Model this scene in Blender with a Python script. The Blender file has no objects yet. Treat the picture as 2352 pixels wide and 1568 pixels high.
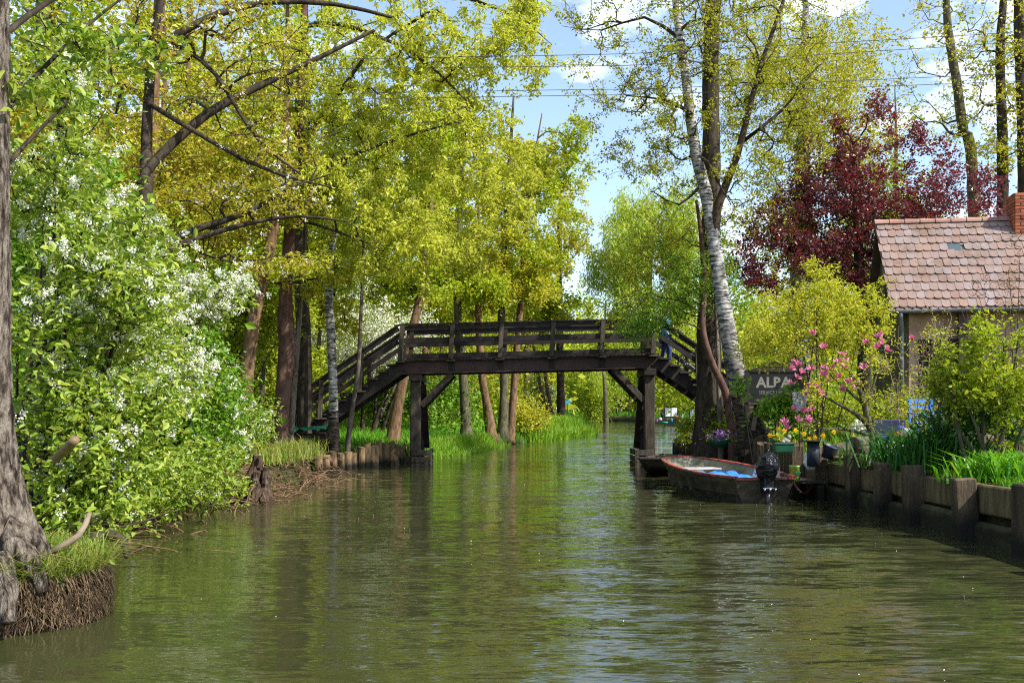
import bpy, bmesh, math, random
import numpy as np
from mathutils import Vector, Matrix
R = math.radians
# ---------------------------------------------------------------- camera, sky, sun, exposure
SC = bpy.context.scene
COL = SC.collection
H, HY, F, CX = 1.6, 945.0, 2286.7, 1176.0        # eye height over the water, horizon row, focal length, centre column
cam = bpy.data.objects.new('camera', bpy.data.cameras.new('camera'))
COL.objects.link(cam)
cam.location = (0, 0, H)
cam.rotation_euler = (R(90), 0, 0)
cam.data.sensor_width = 36
cam.data.lens = 35
cam.data.shift_y = (HY - 784) / 2352
cam.data.clip_start = 0.1
cam.data.clip_end = 2000
SC.camera = cam
SUN_AZ, SUN_EL = 60.0, 46.0                      # to the right of straight behind the camera
sdir = Vector((math.sin(R(SUN_AZ)) * math.cos(R(SUN_EL)), -math.cos(R(SUN_AZ)) * math.cos(R(SUN_EL)), math.sin(R(SUN_EL))))
sun = bpy.data.objects.new('sun', bpy.data.lights.new('sun', 'SUN'))
COL.objects.link(sun)
sun.data.energy = 4.6
sun.data.angle = R(0.55)
sun.data.color = (1.0, 0.955, 0.88)
sun.rotation_euler = (-sdir).to_track_quat('-Z', 'Y').to_euler()
wd = bpy.data.worlds.new('World'); SC.world = wd; wd.use_nodes = True
nt = wd.node_tree; nt.nodes.clear()
def wn(t, **k):
    n = nt.nodes.new(t)
    for a, v in k.items(): setattr(n, a, v)
    return n
sky = wn('ShaderNodeTexSky', sky_type='NISHITA', sun_disc=False, sun_elevation=R(SUN_EL), sun_rotation=math.atan2(sdir.x, sdir.y), air_density=1.0, dust_density=0.6, ozone_density=1.4)
tc = wn('ShaderNodeTexCoord'); mp = wn('ShaderNodeMapping'); mp.inputs['Scale'].default_value = (1, 1, 2.4)
ns = wn('ShaderNodeTexNoise'); ns.inputs['Scale'].default_value = 7.5; ns.inputs['Detail'].default_value = 9; ns.inputs['Roughness'].default_value = .56
rp = wn('ShaderNodeValToRGB'); rp.color_ramp.elements[0].position = .52; rp.color_ramp.elements[0].color = (.05, .05, .05, 1); rp.color_ramp.elements[1].position = .7
mx = wn('ShaderNodeMixRGB'); mx.inputs['Color2'].default_value = (6.6, 6.9, 7.3, 1)
bg = wn('ShaderNodeBackground'); bg.inputs['Strength'].default_value = .14
out = wn('ShaderNodeOutputWorld')
for a, b in ((tc.outputs['Generated'], mp.inputs['Vector']), (mp.outputs[0], ns.inputs['Vector']), (ns.outputs['Fac'], rp.inputs['Fac']), (rp.outputs['Color'], mx.inputs['Fac']),
             (sky.outputs[0], mx.inputs['Color1']), (mx.outputs[0], bg.inputs['Color']), (bg.outputs[0], out.inputs['Surface'])):
    nt.links.new(a, b)
SC.view_settings.view_transform = 'Standard'
SC.view_settings.look = 'None'
SC.view_settings.exposure = 1.0
SC.view_settings.gamma = 1
SC.cycles.use_denoising = False
SC.cycles.filter_width = 1.1
SC.cycles.sample_clamp_indirect = 4
SC.cycles.max_bounces = 7
SC.cycles.diffuse_bounces = 3
SC.cycles.glossy_bounces = 3
SC.cycles.transmission_bounces = 4
SC.cycles.transparent_max_bounces = 4

# ---------------------------------------------------------------- helpers
def at(x, y, Y):                                  # picture position at a distance -> world point
    return np.array(((x - CX) / F * Y, Y, H + (HY - y) / F * Y))
def px(n, Y): return n / F * Y

class MB:
    def __init__(s): s.v = []; s.f = []; s.n = 0
    def add(s, V, Fs):
        V = np.asarray(V, float).reshape(-1, 3)
        for f in (Fs if isinstance(Fs, list) and len(Fs) and isinstance(Fs[0], np.ndarray) else [np.asarray(Fs, int)]):
            if len(f): s.f.append(f + s.n)
        s.v.append(V); s.n += len(V); return s
    def polys(s, V, faces):
        by = {}
        for f in faces: by.setdefault(len(f), []).append(f)
        return s.add(V, [np.array(q, int) for q in by.values()])
    def box(s, c, size, rot=None, taper=1.0):
        x, y, z = np.array(size) / 2
        V = np.array([(-x, -y, -z), (x, -y, -z), (x, y, -z), (-x, y, -z), (-x * taper, -y * taper, z), (x * taper, -y * taper, z), (x * taper, y * taper, z), (-x * taper, y * taper, z)])
        if rot is not None: V = V @ np.array(rot).T
        return s.add(V + np.array(c), [(0, 3, 2, 1), (4, 5, 6, 7), (0, 1, 5, 4), (1, 2, 6, 5), (2, 3, 7, 6), (3, 0, 4, 7)])
    def bar(s, p0, p1, w, h, up=(0, 0, 1)):       # a squared timber from p0 to p1, h along up
        p0 = np.array(p0, float); p1 = np.array(p1, float); d = p1 - p0; L = np.linalg.norm(d); d /= L
        sd = np.cross(d, up); sd /= np.linalg.norm(sd); u = np.cross(sd, d)
        return s.box((p0 + p1) / 2, (L, w, h), np.stack([d, sd, u], 1))
    def tube(s, P, r, k=8, cap=True, wob=0.0, rng=None):
        P = np.asarray(P, float); n = len(P); r = np.broadcast_to(np.asarray(r, float), (n,))
        T = np.gradient(P, axis=0); T /= np.maximum(np.linalg.norm(T, axis=1, keepdims=True), 1e-9)
        ref = np.array((1., 0, 0)) if abs(T[:, 0]).mean() < .8 else np.array((0, 0, 1.))
        A = np.cross(T, ref); A /= np.maximum(np.linalg.norm(A, axis=1, keepdims=True), 1e-9); B = np.cross(T, A)
        a = np.arange(k) * 2 * math.pi / k
        rr = r[:, None] * np.ones((1, k))
        if wob and rng is not None: rr = rr * (1 + wob * (rng.random((n, k)) - .5))
        V = P[:, None, :] + rr[..., None] * (np.cos(a)[None, :, None] * A[:, None, :] + np.sin(a)[None, :, None] * B[:, None, :])
        i = np.arange(n - 1)[:, None] * k; j = np.arange(k)[None, :]; j2 = (j + 1) % k
        q = np.stack([i + j, i + k + j, i + k + j2, i + j2], -1).reshape(-1, 4)
        fs = [q]
        if cap: fs += [np.array([list(range(k))]), np.array([[(n - 1) * k + t for t in reversed(range(k))]])]
        return s.add(V.reshape(-1, 3), fs)
    def lathe(s, prof, c=(0, 0, 0), k=16, cap=True):
        P = np.array([(0, 0, z) for r, z in prof], float) + np.array(c)
        a = np.arange(k) * 2 * math.pi / k; n = len(prof)
        V = np.array([[(c[0] + r * math.cos(t), c[1] + r * math.sin(t), c[2] + z) for t in a] for r, z in prof]).reshape(-1, 3)
        i = np.arange(n - 1)[:, None] * k; j = np.arange(k)[None, :]; j2 = (j + 1) % k
        fs = [np.stack([i + j, i + j2, i + k + j2, i + k + j], -1).reshape(-1, 4)]
        if cap: fs += [np.array([list(reversed(range(k)))]), np.array([[(n - 1) * k + t for t in range(k)]])]
        return s.add(V, fs)
    def blob(s, c, rad, rng=None, wob=.15, nu=12, nv=8):
        V = []; 
        for i in range(nv + 1):
            t = math.pi * i / nv
            for j in range(nu):
                p = 2 * math.pi * j / nu; w = 1 + (wob * (rng.random() - .5) if rng is not None and 0 < i < nv else 0)
                V.append((c[0] + rad[0] * math.sin(t) * math.cos(p) * w, c[1] + rad[1] * math.sin(t) * math.sin(p) * w, c[2] - rad[2] * math.cos(t) * w))
        i = np.arange(nv)[:, None] * nu; j = np.arange(nu)[None, :]; j2 = (j + 1) % nu
        return s.add(V, np.stack([i + j, i + j2, i + nu + j2, i + nu + j], -1).reshape(-1, 4))
    def mesh(s, name, smooth=False, off=None):
        V = np.concatenate(s.v) if s.v else np.zeros((0, 3))
        if off is not None: V = V - np.asarray(off)
        me = bpy.data.meshes.new(name)
        me.vertices.add(len(V)); me.vertices.foreach_set('co', V.astype(np.float32).ravel())
        loops = np.concatenate([f.ravel() for f in s.f]); tot = np.concatenate([np.full(len(f), f.shape[1]) for f in s.f])
        me.loops.add(len(loops)); me.loops.foreach_set('vertex_index', loops.astype(np.int32))
        me.polygons.add(len(tot)); me.polygons.foreach_set('loop_start', np.concatenate([[0], np.cumsum(tot)[:-1]]).astype(np.int32))
        try: me.polygons.foreach_set('loop_total', tot.astype(np.int32))
        except Exception: pass
        me.polygons.foreach_set('use_smooth', np.full(len(tot), smooth))
        me.update(calc_edges=True); me.validate()
        return me
    def build(s, name, mat, parent=None, smooth=False, bevel=0, label=None):
        off = np.array(root_of(parent).get('_loc', (0, 0, 0))) if parent else None
        o = bpy.data.objects.new(name, s.mesh(name, smooth, off)); COL.objects.link(o)
        o.data.materials.append(mat)
        if parent: o.parent = parent
        if bevel:
            m = o.modifiers.new('edge', 'BEVEL'); m.width = bevel; m.segments = 1; m.limit_method = 'ANGLE'
        if label: o['label'] = label
        return o

def root_of(o):
    while o.parent: o = o.parent
    return o
def tag(o, label=None, cat=None, group=None, kind=None):
    if label: o['label'] = label
    if cat: o['category'] = cat
    if group: o['group'] = group
    if kind: o['kind'] = kind
    return o
def thing(name, label, cat, loc=(0, 0, 0), group=None):
    o = bpy.data.objects.new(name, None); COL.objects.link(o)
    o.location = tuple(float(t) for t in loc); o['_loc'] = [float(t) for t in loc]; o.empty_display_size = .2
    return tag(o, label, cat, group)
def solo(o, label, cat, group=None): return tag(o, label, cat, group)
def dup(root, loc, rz=0, sc=1.0, label=None, group=None):
    r = root.copy(); COL.objects.link(r); r.location = loc; r.rotation_euler = (0, 0, rz); r.scale = (sc, sc, sc)
    if label: r['label'] = label
    if group: r['group'] = group
    for ch in list(root.children):
        c = ch.copy(); COL.objects.link(c); c.parent = r
        for g in ch.children:
            d = g.copy(); COL.objects.link(d); d.parent = c
    return r

# ---------------------------------------------------------------- materials
def new_mat(name):
    m = bpy.data.materials.new(name); m.use_nodes = True
    t = m.node_tree; t.nodes.clear()
    o = t.nodes.new('ShaderNodeOutputMaterial'); p = t.nodes.new('ShaderNodeBsdfPrincipled')
    t.links.new(p.outputs[0], o.inputs[0])
    return m, t, p, o
def ramp(t, cols, pos=None):
    n = t.nodes.new('ShaderNodeValToRGB'); e = n.color_ramp.elements
    pos = pos or [i / max(1, len(cols) - 1) for i in range(len(cols))]
    while len(e) < len(cols): e.new(.5)
    for i, c in enumerate(cols):
        e[i].position = pos[i]; e[i].color = (*c, 1)
    return n
def noise(t, scale, detail=4, rough=.55, stretch=None, coord='Object', dist=0.0):
    tc = t.nodes.new('ShaderNodeTexCoord'); n = t.nodes.new('ShaderNodeTexNoise')
    n.inputs['Scale'].default_value = scale; n.inputs['Detail'].default_value = detail; n.inputs['Roughness'].default_value = rough; n.inputs['Distortion'].default_value = dist
    if stretch:
        mp = t.nodes.new('ShaderNodeMapping'); mp.inputs['Scale'].default_value = stretch
        t.links.new(tc.outputs[coord], mp.inputs[0]); t.links.new(mp.outputs[0], n.inputs['Vector'])
    else: t.links.new(tc.outputs[coord], n.inputs['Vector'])
    return n
def mat(name, cols, scale=4, stretch=None, rough=.7, bump=.3, bscale=None, dist=.02, spec=.3, metal=0, pos=None, detail=6, coat=0):
    m, t, p, o = new_mat(name)
    n = noise(t, scale, detail, .6, stretch); r = ramp(t, cols, pos or [.3 + .4 * i / max(1, len(cols) - 1) for i in range(len(cols))])
    t.links.new(n.outputs['Fac'], r.inputs[0]); t.links.new(r.outputs[0], p.inputs['Base Color'])
    p.inputs['Roughness'].default_value = rough; p.inputs['Specular IOR Level'].default_value = spec; p.inputs['Metallic'].default_value = metal
    if coat: p.inputs['Coat Weight'].default_value = coat
    if bump:
        b = t.nodes.new('ShaderNodeBump'); b.inputs['Strength'].default_value = bump; b.inputs['Distance'].default_value = dist
        n2 = noise(t, bscale or scale * 2.5, 6, .65, stretch)
        t.links.new(n2.outputs['Fac'], b.inputs['Height']); t.links.new(b.outputs[0], p.inputs['Normal'])
    return m
def leafmat(name, cols, trans=.42, rough=.45, spec=.3, tint=(1.25, 1.15, .55)):
    m, t, p, o = new_mat(name)
    g = t.nodes.new('ShaderNodeNewGeometry'); r = ramp(t, cols)
    t.links.new(g.outputs['Random Per Island'], r.inputs[0])
    t.links.new(r.outputs[0], p.inputs['Base Color'])
    p.inputs['Roughness'].default_value = rough; p.inputs['Specular IOR Level'].default_value = spec
    tr = t.nodes.new('ShaderNodeBsdfTranslucent'); mm = t.nodes.new('ShaderNodeMixRGB'); mm.blend_type = 'MULTIPLY'; mm.inputs[0].default_value = 1; mm.inputs[2].default_value = (*tint, 1)
    t.links.new(r.outputs[0], mm.inputs[1]); t.links.new(mm.outputs[0], tr.inputs[0])
    x = t.nodes.new('ShaderNodeMixShader'); x.inputs[0].default_value = trans
    t.links.new(p.outputs[0], x.inputs[1]); t.links.new(tr.outputs[0], x.inputs[2]); t.links.new(x.outputs[0], o.inputs[0])
    return m
M = {}
M['bark_rough'] = mat('bark_rough', [(.018, .013, .01), (.065, .05, .038), (.19, .155, .12), (.3, .26, .21)], 24, (1, 1, .26), .92, 1.0, 30, .08, .1, pos=[.34, .44, .54, .68])
M['bark_grey'] = mat('bark_grey', [(.035, .028, .022), (.12, .098, .075), (.24, .2, .16)], 9, (1, 1, .22), .9, 1.0, 14, .04, .1)
M['bark_dark'] = mat('bark_dark', [(.016, .013, .01), (.045, .035, .025), (.085, .065, .045)], 10, (1, 1, .3), .9, .8, 16, .03, .1)
M['bark_brown'] = mat('bark_brown', [(.045, .024, .017), (.1, .054, .04), (.15, .09, .065)], 7, (1, 1, .5), .85, .6, 22, .02, .15)
M['bark_warm'] = mat('bark_warm', [(.06, .035, .02), (.15, .09, .05), (.24, .16, .095)], 8, (1, 1, .35), .9, .8, 16, .03, .1)
M['bark_olive'] = mat('bark_olive', [(.03, .028, .016), (.085, .078, .045), (.15, .135, .085)], 9, (1, 1, .35), .9, .7, 16, .03, .1)
M['twig'] = mat('twig', [(.03, .02, .013), (.075, .052, .034)], 6, None, .85, 0, spec=.1)
M['twig_pale'] = mat('twig_pale', [(.12, .09, .06), (.28, .22, .15)], 6, None, .8, 0, spec=.2)
def birch_mat(z1=4.6):
    m, t, p, o = new_mat('bark_birch_%d' % int(z1 * 10))
    n1 = noise(t, 5, 5, .6, (1, 1, 4.5)); r1 = ramp(t, [(.02, .018, .016), (.2, .185, .165), (.46, .44, .41)], [.4, .48, .6]); t.links.new(n1.outputs[0], r1.inputs[0])
    n2 = noise(t, 2.2, 5, .6); r2 = ramp(t, [(.04, .035, .03), (1, 1, 1)], [.36, .5]); t.links.new(n2.outputs[0], r2.inputs[0])
    geo = t.nodes.new('ShaderNodeNewGeometry'); sp = t.nodes.new('ShaderNodeSeparateXYZ'); t.links.new(geo.outputs['Position'], sp.inputs[0])
    mr = t.nodes.new('ShaderNodeMapRange'); mr.inputs[1].default_value = .9; mr.inputs[2].default_value = z1; t.links.new(sp.outputs['Z'], mr.inputs[0])   # the old black bark at the foot of a birch
    n3 = noise(t, 3, 4, .6, (1, 1, .5)); ad = t.nodes.new('ShaderNodeMath'); ad.operation = 'ADD'; t.links.new(mr.outputs[0], ad.inputs[0])
    sb = t.nodes.new('ShaderNodeMath'); sb.operation = 'SUBTRACT'; sb.inputs[1].default_value = .5; t.links.new(n3.outputs[0], sb.inputs[0]); t.links.new(sb.outputs[0], ad.inputs[1])
    r3 = ramp(t, [(.26, .2, .15), (1, 1, 1)], [.3, .8]); t.links.new(ad.outputs[0], r3.inputs[0])
    a = t.nodes.new('ShaderNodeMixRGB'); a.blend_type = 'MULTIPLY'; a.inputs[0].default_value = .75; t.links.new(r1.outputs[0], a.inputs[1]); t.links.new(r2.outputs[0], a.inputs[2])
    b = t.nodes.new('ShaderNodeMixRGB'); b.blend_type = 'MULTIPLY'; b.inputs[0].default_value = 1; t.links.new(a.outputs[0], b.inputs[1]); t.links.new(r3.outputs[0], b.inputs[2])
    t.links.new(b.outputs[0], p.inputs['Base Color']); p.inputs['Roughness'].default_value = .7; p.inputs['Specular IOR Level'].default_value = .2
    bp = t.nodes.new('ShaderNodeBump'); bp.inputs['Strength'].default_value = .6; bp.inputs['Distance'].default_value = .02; t.links.new(n1.outputs[0], bp.inputs['Height']); t.links.new(bp.outputs[0], p.inputs['Normal'])
    return m
M['bark_birch'] = birch_mat(); M['bark_birch_white'] = birch_mat(2.2)
M['leaf_maple'] = leafmat('leaf_maple', [(.40, .40, .04), (.50, .50, .05), (.60, .58, .09), (.40, .47, .05), (.56, .53, .08)], .5, tint=(1.1, 1.15, .6))
M['leaf_bronze'] = leafmat('leaf_bronze', [(.4, .37, .03), (.46, .44, .04), (.38, .24, .06), (.3, .38, .04), (.5, .46, .05)], .48)
M['leaf_fresh'] = leafmat('leaf_fresh', [(.22, .32, .012), (.32, .41, .02), (.44, .46, .03), (.16, .27, .012)], .45)
M['leaf_green'] = leafmat('leaf_green', [(.09, .22, .012), (.15, .32, .02), (.26, .4, .03), (.06, .16, .012)], .42, .4, .4)
M['leaf_cherry'] = leafmat('leaf_cherry', [(.11, .2, .015), (.2, .31, .025), (.31, .4, .05), (.42, .49, .1), (.1, .2, .02), (.36, .42, .06)], .42, .4, .3)
M['leaf_willow'] = leafmat('leaf_willow', [(.2, .32, .02), (.3, .42, .03), (.42, .5, .07), (.46, .5, .06)], .45)
M['leaf_olive'] = leafmat('leaf_olive', [(.32, .33, .02), (.42, .42, .03), (.5, .48, .05), (.24, .28, .02)], .45)
M['leaf_birch'] = leafmat('leaf_birch', [(.2, .24, .015), (.3, .33, .02), (.42, .42, .035), (.14, .17, .012)], .42)
M['leaf_plum'] = leafmat('leaf_plum', [(.07, .018, .02), (.12, .03, .03), (.2, .05, .04), (.07, .022, .028), (.17, .08, .08)], .42, .32, .5, (1.6, .7, .7))
M['leaf_yellow'] = leafmat('leaf_yellow', [(.36, .42, .03), (.5, .52, .04), (.58, .54, .06), (.28, .38, .03)], .45)
M['leaf_shade'] = leafmat('leaf_shade', [(.025, .08, .012), (.045, .13, .018), (.07, .18, .02)], .35, .45, .4)
M['petal_white'] = leafmat('petal_white', [(.72, .72, .6), (.82, .82, .72), (.78, .79, .62)], .3, .6, .2, (1, 1, .9))
M['petal_pink'] = leafmat('petal_pink', [(.5, .08, .22), (.62, .16, .32), (.74, .36, .46), (.42, .05, .16)], .35, .5, .3, (1.2, .8, .9))
M['petal_yellow'] = leafmat('petal_yellow', [(.8, .5, .01), (.85, .62, .02)], .35, .5, .3, (1.1, .9, .4))
M['petal_violet'] = leafmat('petal_violet', [(.22, .08, .42), (.4, .16, .6), (.55, .3, .7)], .3)
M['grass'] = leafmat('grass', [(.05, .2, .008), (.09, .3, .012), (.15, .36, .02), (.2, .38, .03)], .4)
M['grass_dry'] = leafmat('grass_dry', [(.1, .2, .015), (.2, .27, .03), (.36, .29, .09), (.09, .2, .015)], .35)
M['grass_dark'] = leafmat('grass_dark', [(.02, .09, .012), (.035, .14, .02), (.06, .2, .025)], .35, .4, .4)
M['reed'] = leafmat('reed', [(.1, .26, .015), (.18, .34, .02), (.26, .38, .04)], .4)
M['dead_leaf'] = leafmat('dead_leaf', [(.12, .06, .03), (.22, .12, .06), (.3, .18, .1), (.09, .05, .03)], .2, .8, .1, (1, 1, 1))
M['root_fibre'] = leafmat('root_fibre', [(.02, .014, .008), (.06, .04, .022), (.16, .11, .065)], .1, .9, .1, (1, 1, 1))
M['wood_bridge'] = mat('wood_bridge', [(.006, .004, .0035), (.015, .0095, .0075), (.035, .023, .017)], 5, (1, 1, 1), .62, .5, 22, .01, .35)
M['wood_post'] = mat('wood_post', [(.018, .014, .01), (.042, .032, .022), (.085, .066, .046)], 6, (2, 2, .4), .7, .5, 18, .01, .3)
M['wood_pile'] = mat('wood_pile', [(.02, .017, .012), (.06, .046, .028), (.11, .085, .05)], 5, (1.5, 1.5, .3), .75, .6, 18, .02, .25)
M['steel_rust'] = mat('steel_rust', [(.022, .008, .007), (.045, .016, .013), (.07, .03, .022)], 3, None, .55, .2, 20, .01, .4)
M['stone_pale'] = mat('stone_pale', [(.2, .19, .16), (.34, .32, .28)], 5, None, .85, .3)
def two_tone(name, cols, line, dark, scale=5, stretch=(1.5, 1.5, .35), rough=.8, moss=None, spread=.12):
    """weathered timber with a wet, algae dark band up to a water line (a stain that belongs to the wood)"""
    m, t, p, o = new_mat(name)
    n = noise(t, scale, 6, .6, stretch); r = ramp(t, cols, [.3 + .4 * i / (len(cols) - 1) for i in range(len(cols))]); t.links.new(n.outputs[0], r.inputs[0])
    geo = t.nodes.new('ShaderNodeNewGeometry'); sp = t.nodes.new('ShaderNodeSeparateXYZ'); t.links.new(geo.outputs['Position'], sp.inputs[0])
    n2 = noise(t, 4, 4, .6, (1, 1, .4)); ma = t.nodes.new('ShaderNodeMath'); ma.operation = 'MULTIPLY_ADD'; ma.inputs[1].default_value = -.35; t.links.new(n2.outputs[0], ma.inputs[0]); t.links.new(sp.outputs['Z'], ma.inputs[2])
    mr = t.nodes.new('ShaderNodeMapRange'); mr.inputs[1].default_value = line - .175 - spread; mr.inputs[2].default_value = line - .175 + spread; t.links.new(ma.outputs[0], mr.inputs[0])
    mx = t.nodes.new('ShaderNodeMixRGB'); mx.inputs[1].default_value = (*dark, 1); t.links.new(mr.outputs[0], mx.inputs[0]); t.links.new(r.outputs[0], mx.inputs[2])
    last = mx
    if moss:
        n3 = noise(t, 2.3, 5, .65); r3 = ramp(t, [(0, 0, 0), (1, 1, 1)], [.5, .68]); t.links.new(n3.outputs[0], r3.inputs[0])
        m2 = t.nodes.new('ShaderNodeMixRGB'); m2.inputs[2].default_value = (*moss, 1); t.links.new(r3.outputs[0], m2.inputs[0]); t.links.new(mx.outputs[0], m2.inputs[1]); last = m2
    t.links.new(last.outputs[0], p.inputs['Base Color']); p.inputs['Roughness'].default_value = rough; p.inputs['Specular IOR Level'].default_value = .25
    b = t.nodes.new('ShaderNodeBump'); b.inputs['Strength'].default_value = .8; b.inputs['Distance'].default_value = .02
    n4 = noise(t, 16, 6, .65, stretch); t.links.new(n4.outputs[0], b.inputs['Height']); t.links.new(b.outputs[0], p.inputs['Normal'])
    return m
M['bank_pile'] = two_tone('bank_pile', [(.1, .06, .03), (.2, .13, .065), (.3, .21, .11)], .22, (.016, .013, .008))
M['bank_post'] = two_tone('bank_post', [(.028, .02, .012), (.075, .053, .03), (.135, .1, .058)], .3, (.013, .012, .007))
M['bank_plank'] = two_tone('bank_plank', [(.055, .04, .018), (.12, .09, .042), (.2, .15, .075)], .3, (.02, .019, .009), moss=(.05, .055, .014))

# ---------------------------------------------------------------- foliage and trees
def unit(a): return a / np.maximum(np.linalg.norm(a, axis=-1, keepdims=True), 1e-9)
def leaves(mb, pos, size, ratio, rng, kind='quad', up=.35, droop=.15, dirs=None, var=.5):
    n = len(pos)
    if n == 0: return mb
    a = rng.normal(size=(n, 3)); a[:, 2] *= .6
    if dirs is not None: a = a * .55 + dirs
    a[:, 2] -= droop; a = unit(a)
    nr = rng.normal(size=(n, 3)); nr[:, 2] += up * 3; b = unit(np.cross(nr, a)); u = np.cross(a, b)
    s = (size * (1 - var + 2 * var * rng.random(n)))[:, None]; w = s * ratio * .5
    if kind == 'quad':
        V = np.stack([pos, pos + a * s * .45 + b * w + u * s * .09, pos + a * s - u * s * .06, pos + a * s * .45 - b * w + u * s * .09], 1)
        f = np.arange(n)[:, None] * 4 + np.array([[0, 1, 2, 3]])
    else:
        l = u * s * .1
        V = np.stack([pos, pos + a * s * .28 + b * w * .85 + l, pos + a * s * .65 + b * w * .85 + l, pos + a * s - u * s * .12, pos + a * s * .65 - b * w * .85 + l, pos + a * s * .28 - b * w * .85 + l], 1)
        i = np.arange(n)[:, None] * 6
        f = np.concatenate([i + np.array([[0, 1, 2, 3]]), i + np.array([[0, 3, 4, 5]])])
    return mb.add(V.reshape(-1, 3), f)

def catmull(pts, step):
    P = np.asarray(pts, float)
    if len(P) == 2: P = np.stack([P[0], (P[0] + P[1]) / 2, P[1]])
    Q = np.concatenate([[2 * P[0] - P[1]], P, [2 * P[-1] - P[-2]]]); out = []
    for i in range(1, len(Q) - 2):
        k = max(2, int(np.linalg.norm(Q[i + 1, :3] - Q[i, :3]) / step))
        for t in np.arange(k) / k:
            out.append(.5 * (2 * Q[i] + (Q[i + 1] - Q[i - 1]) * t + (2 * Q[i - 1] - 5 * Q[i] + 4 * Q[i + 1] - Q[i + 2]) * t * t + (3 * Q[i] - Q[i - 1] - 3 * Q[i + 1] + Q[i + 2]) * t ** 3))
    out.append(P[-1]); return np.array(out)

def in_crown(crown, rng):
    T = []                                          # twigs gather in uneven sprays, some of them beyond the crown's body
    for c, r, n in crown:
        m = max(3, n // 9); d = unit(rng.normal(size=(m, 3))); rad = rng.random(m) ** (1 / 2.2) * 1.02; sub_ = np.array(c) + d * rad[:, None] * np.array(r)
        w = rng.random(m) ** 1.5 + .15; k = rng.choice(m, n, p=w / w.sum()); T.append(sub_[k] + rng.normal(size=(n, 3)) * np.array(r) * .22)
    return np.concatenate(T) if T else np.zeros((0, 3))

def grow(paths, targets, rng, seg=.45, up=.12, hmin=0.0, tip=.005, power=2.35, kink=.06, forbid=0):
    """skeleton: paths[0] the trunk [(x,y,z,r)...], the rest limbs; then every target is joined to the nearest wood by a bent twig"""
    pos, par, fix = [], [], []
    for q, path in enumerate(paths):
        C = catmull(path, seg)
        if q == 0: p = -1
        else:
            d = np.linalg.norm(np.array(pos) - C[0, :3], axis=1); p = int(d.argmin())
        for c in C:
            pos.append(c[:3]); par.append(p); fix.append(c[3]); p = len(pos) - 1
    nfix = len(pos); N = nfix + len(targets) * 24 + 10
    P = np.zeros((N, 3)); P[:nfix] = pos; par = par + [0] * (N - nfix); cost = np.zeros(N); n = nfix
    cost[:nfix] = np.where(P[:nfix, 2] < hmin, 1e6, 0)
    base = P[:nfix]
    order = np.argsort([np.linalg.norm(base - t, axis=1).min() for t in targets]) if len(targets) else []
    tips = []
    for ti in order:
        t = targets[ti]; d = np.linalg.norm(P[:n] - t, axis=1); i = int((d + cost[:n] + np.maximum(0, P[:n, 2] - t[2]) * .5 * (up > 0)).argmin())
        L = d[i]
        if L < .05: continue
        k = int(min(20, max(2, math.ceil(L / seg)))); p0 = P[i]; pd = unit(p0 - P[par[i]]) if par[i] >= 0 else np.array((0, 0, 1.))
        c = p0 + pd * L * .3 + (t - p0) * .25 + np.array((0, 0, up * L)); s = n; p = i
        for j in range(1, k + 1):
            u = j / k; q = (1 - u) ** 2 * p0 + 2 * u * (1 - u) * c + u * u * t
            if j < k: q = q + rng.normal(size=3) * kink * seg
            P[n] = q; par[n] = p; p = n; n += 1
        tips.append((s, n))
    par = np.array(par[:n]); P = P[:n]; r = np.zeros(n); acc = np.zeros(n); tp = tip ** power
    nch = np.bincount(par[par >= 0], minlength=n)
    for i in range(n - 1, -1, -1):
        if nch[i] == 0: acc[i] = max(acc[i], tp)
        if i >= nfix: acc[i] *= 1.05
        if par[i] >= 0: acc[par[i]] += acc[i]
    r = acc ** (1 / power); fx = np.array(fix); r[:nfix] = np.where(fx > 0, fx, r[:nfix])
    for i in range(nfix, n): r[i] = min(r[i], r[par[i]] * .8 + .001)
    return P, par, r, nfix, tips

def paths_of(P, par, r, start):
    """polylines of the nodes from start on, each beginning at its mother node"""
    n = len(P); best = {}; 
    for i in range(1, n):
        p = par[i]
        if p not in best or r[i] > r[best[p]] + 1e-9: best[p] = i
    out = []
    for i in range(start, n):
        p = par[i]
        if i >= start and (p < start or best.get(p) != i):
            line = [p, i] if p >= 0 else [i]; j = i
            while j in best and best[j] >= start: j = best[j]; line.append(j)
            out.append(line)
    return out

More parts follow.
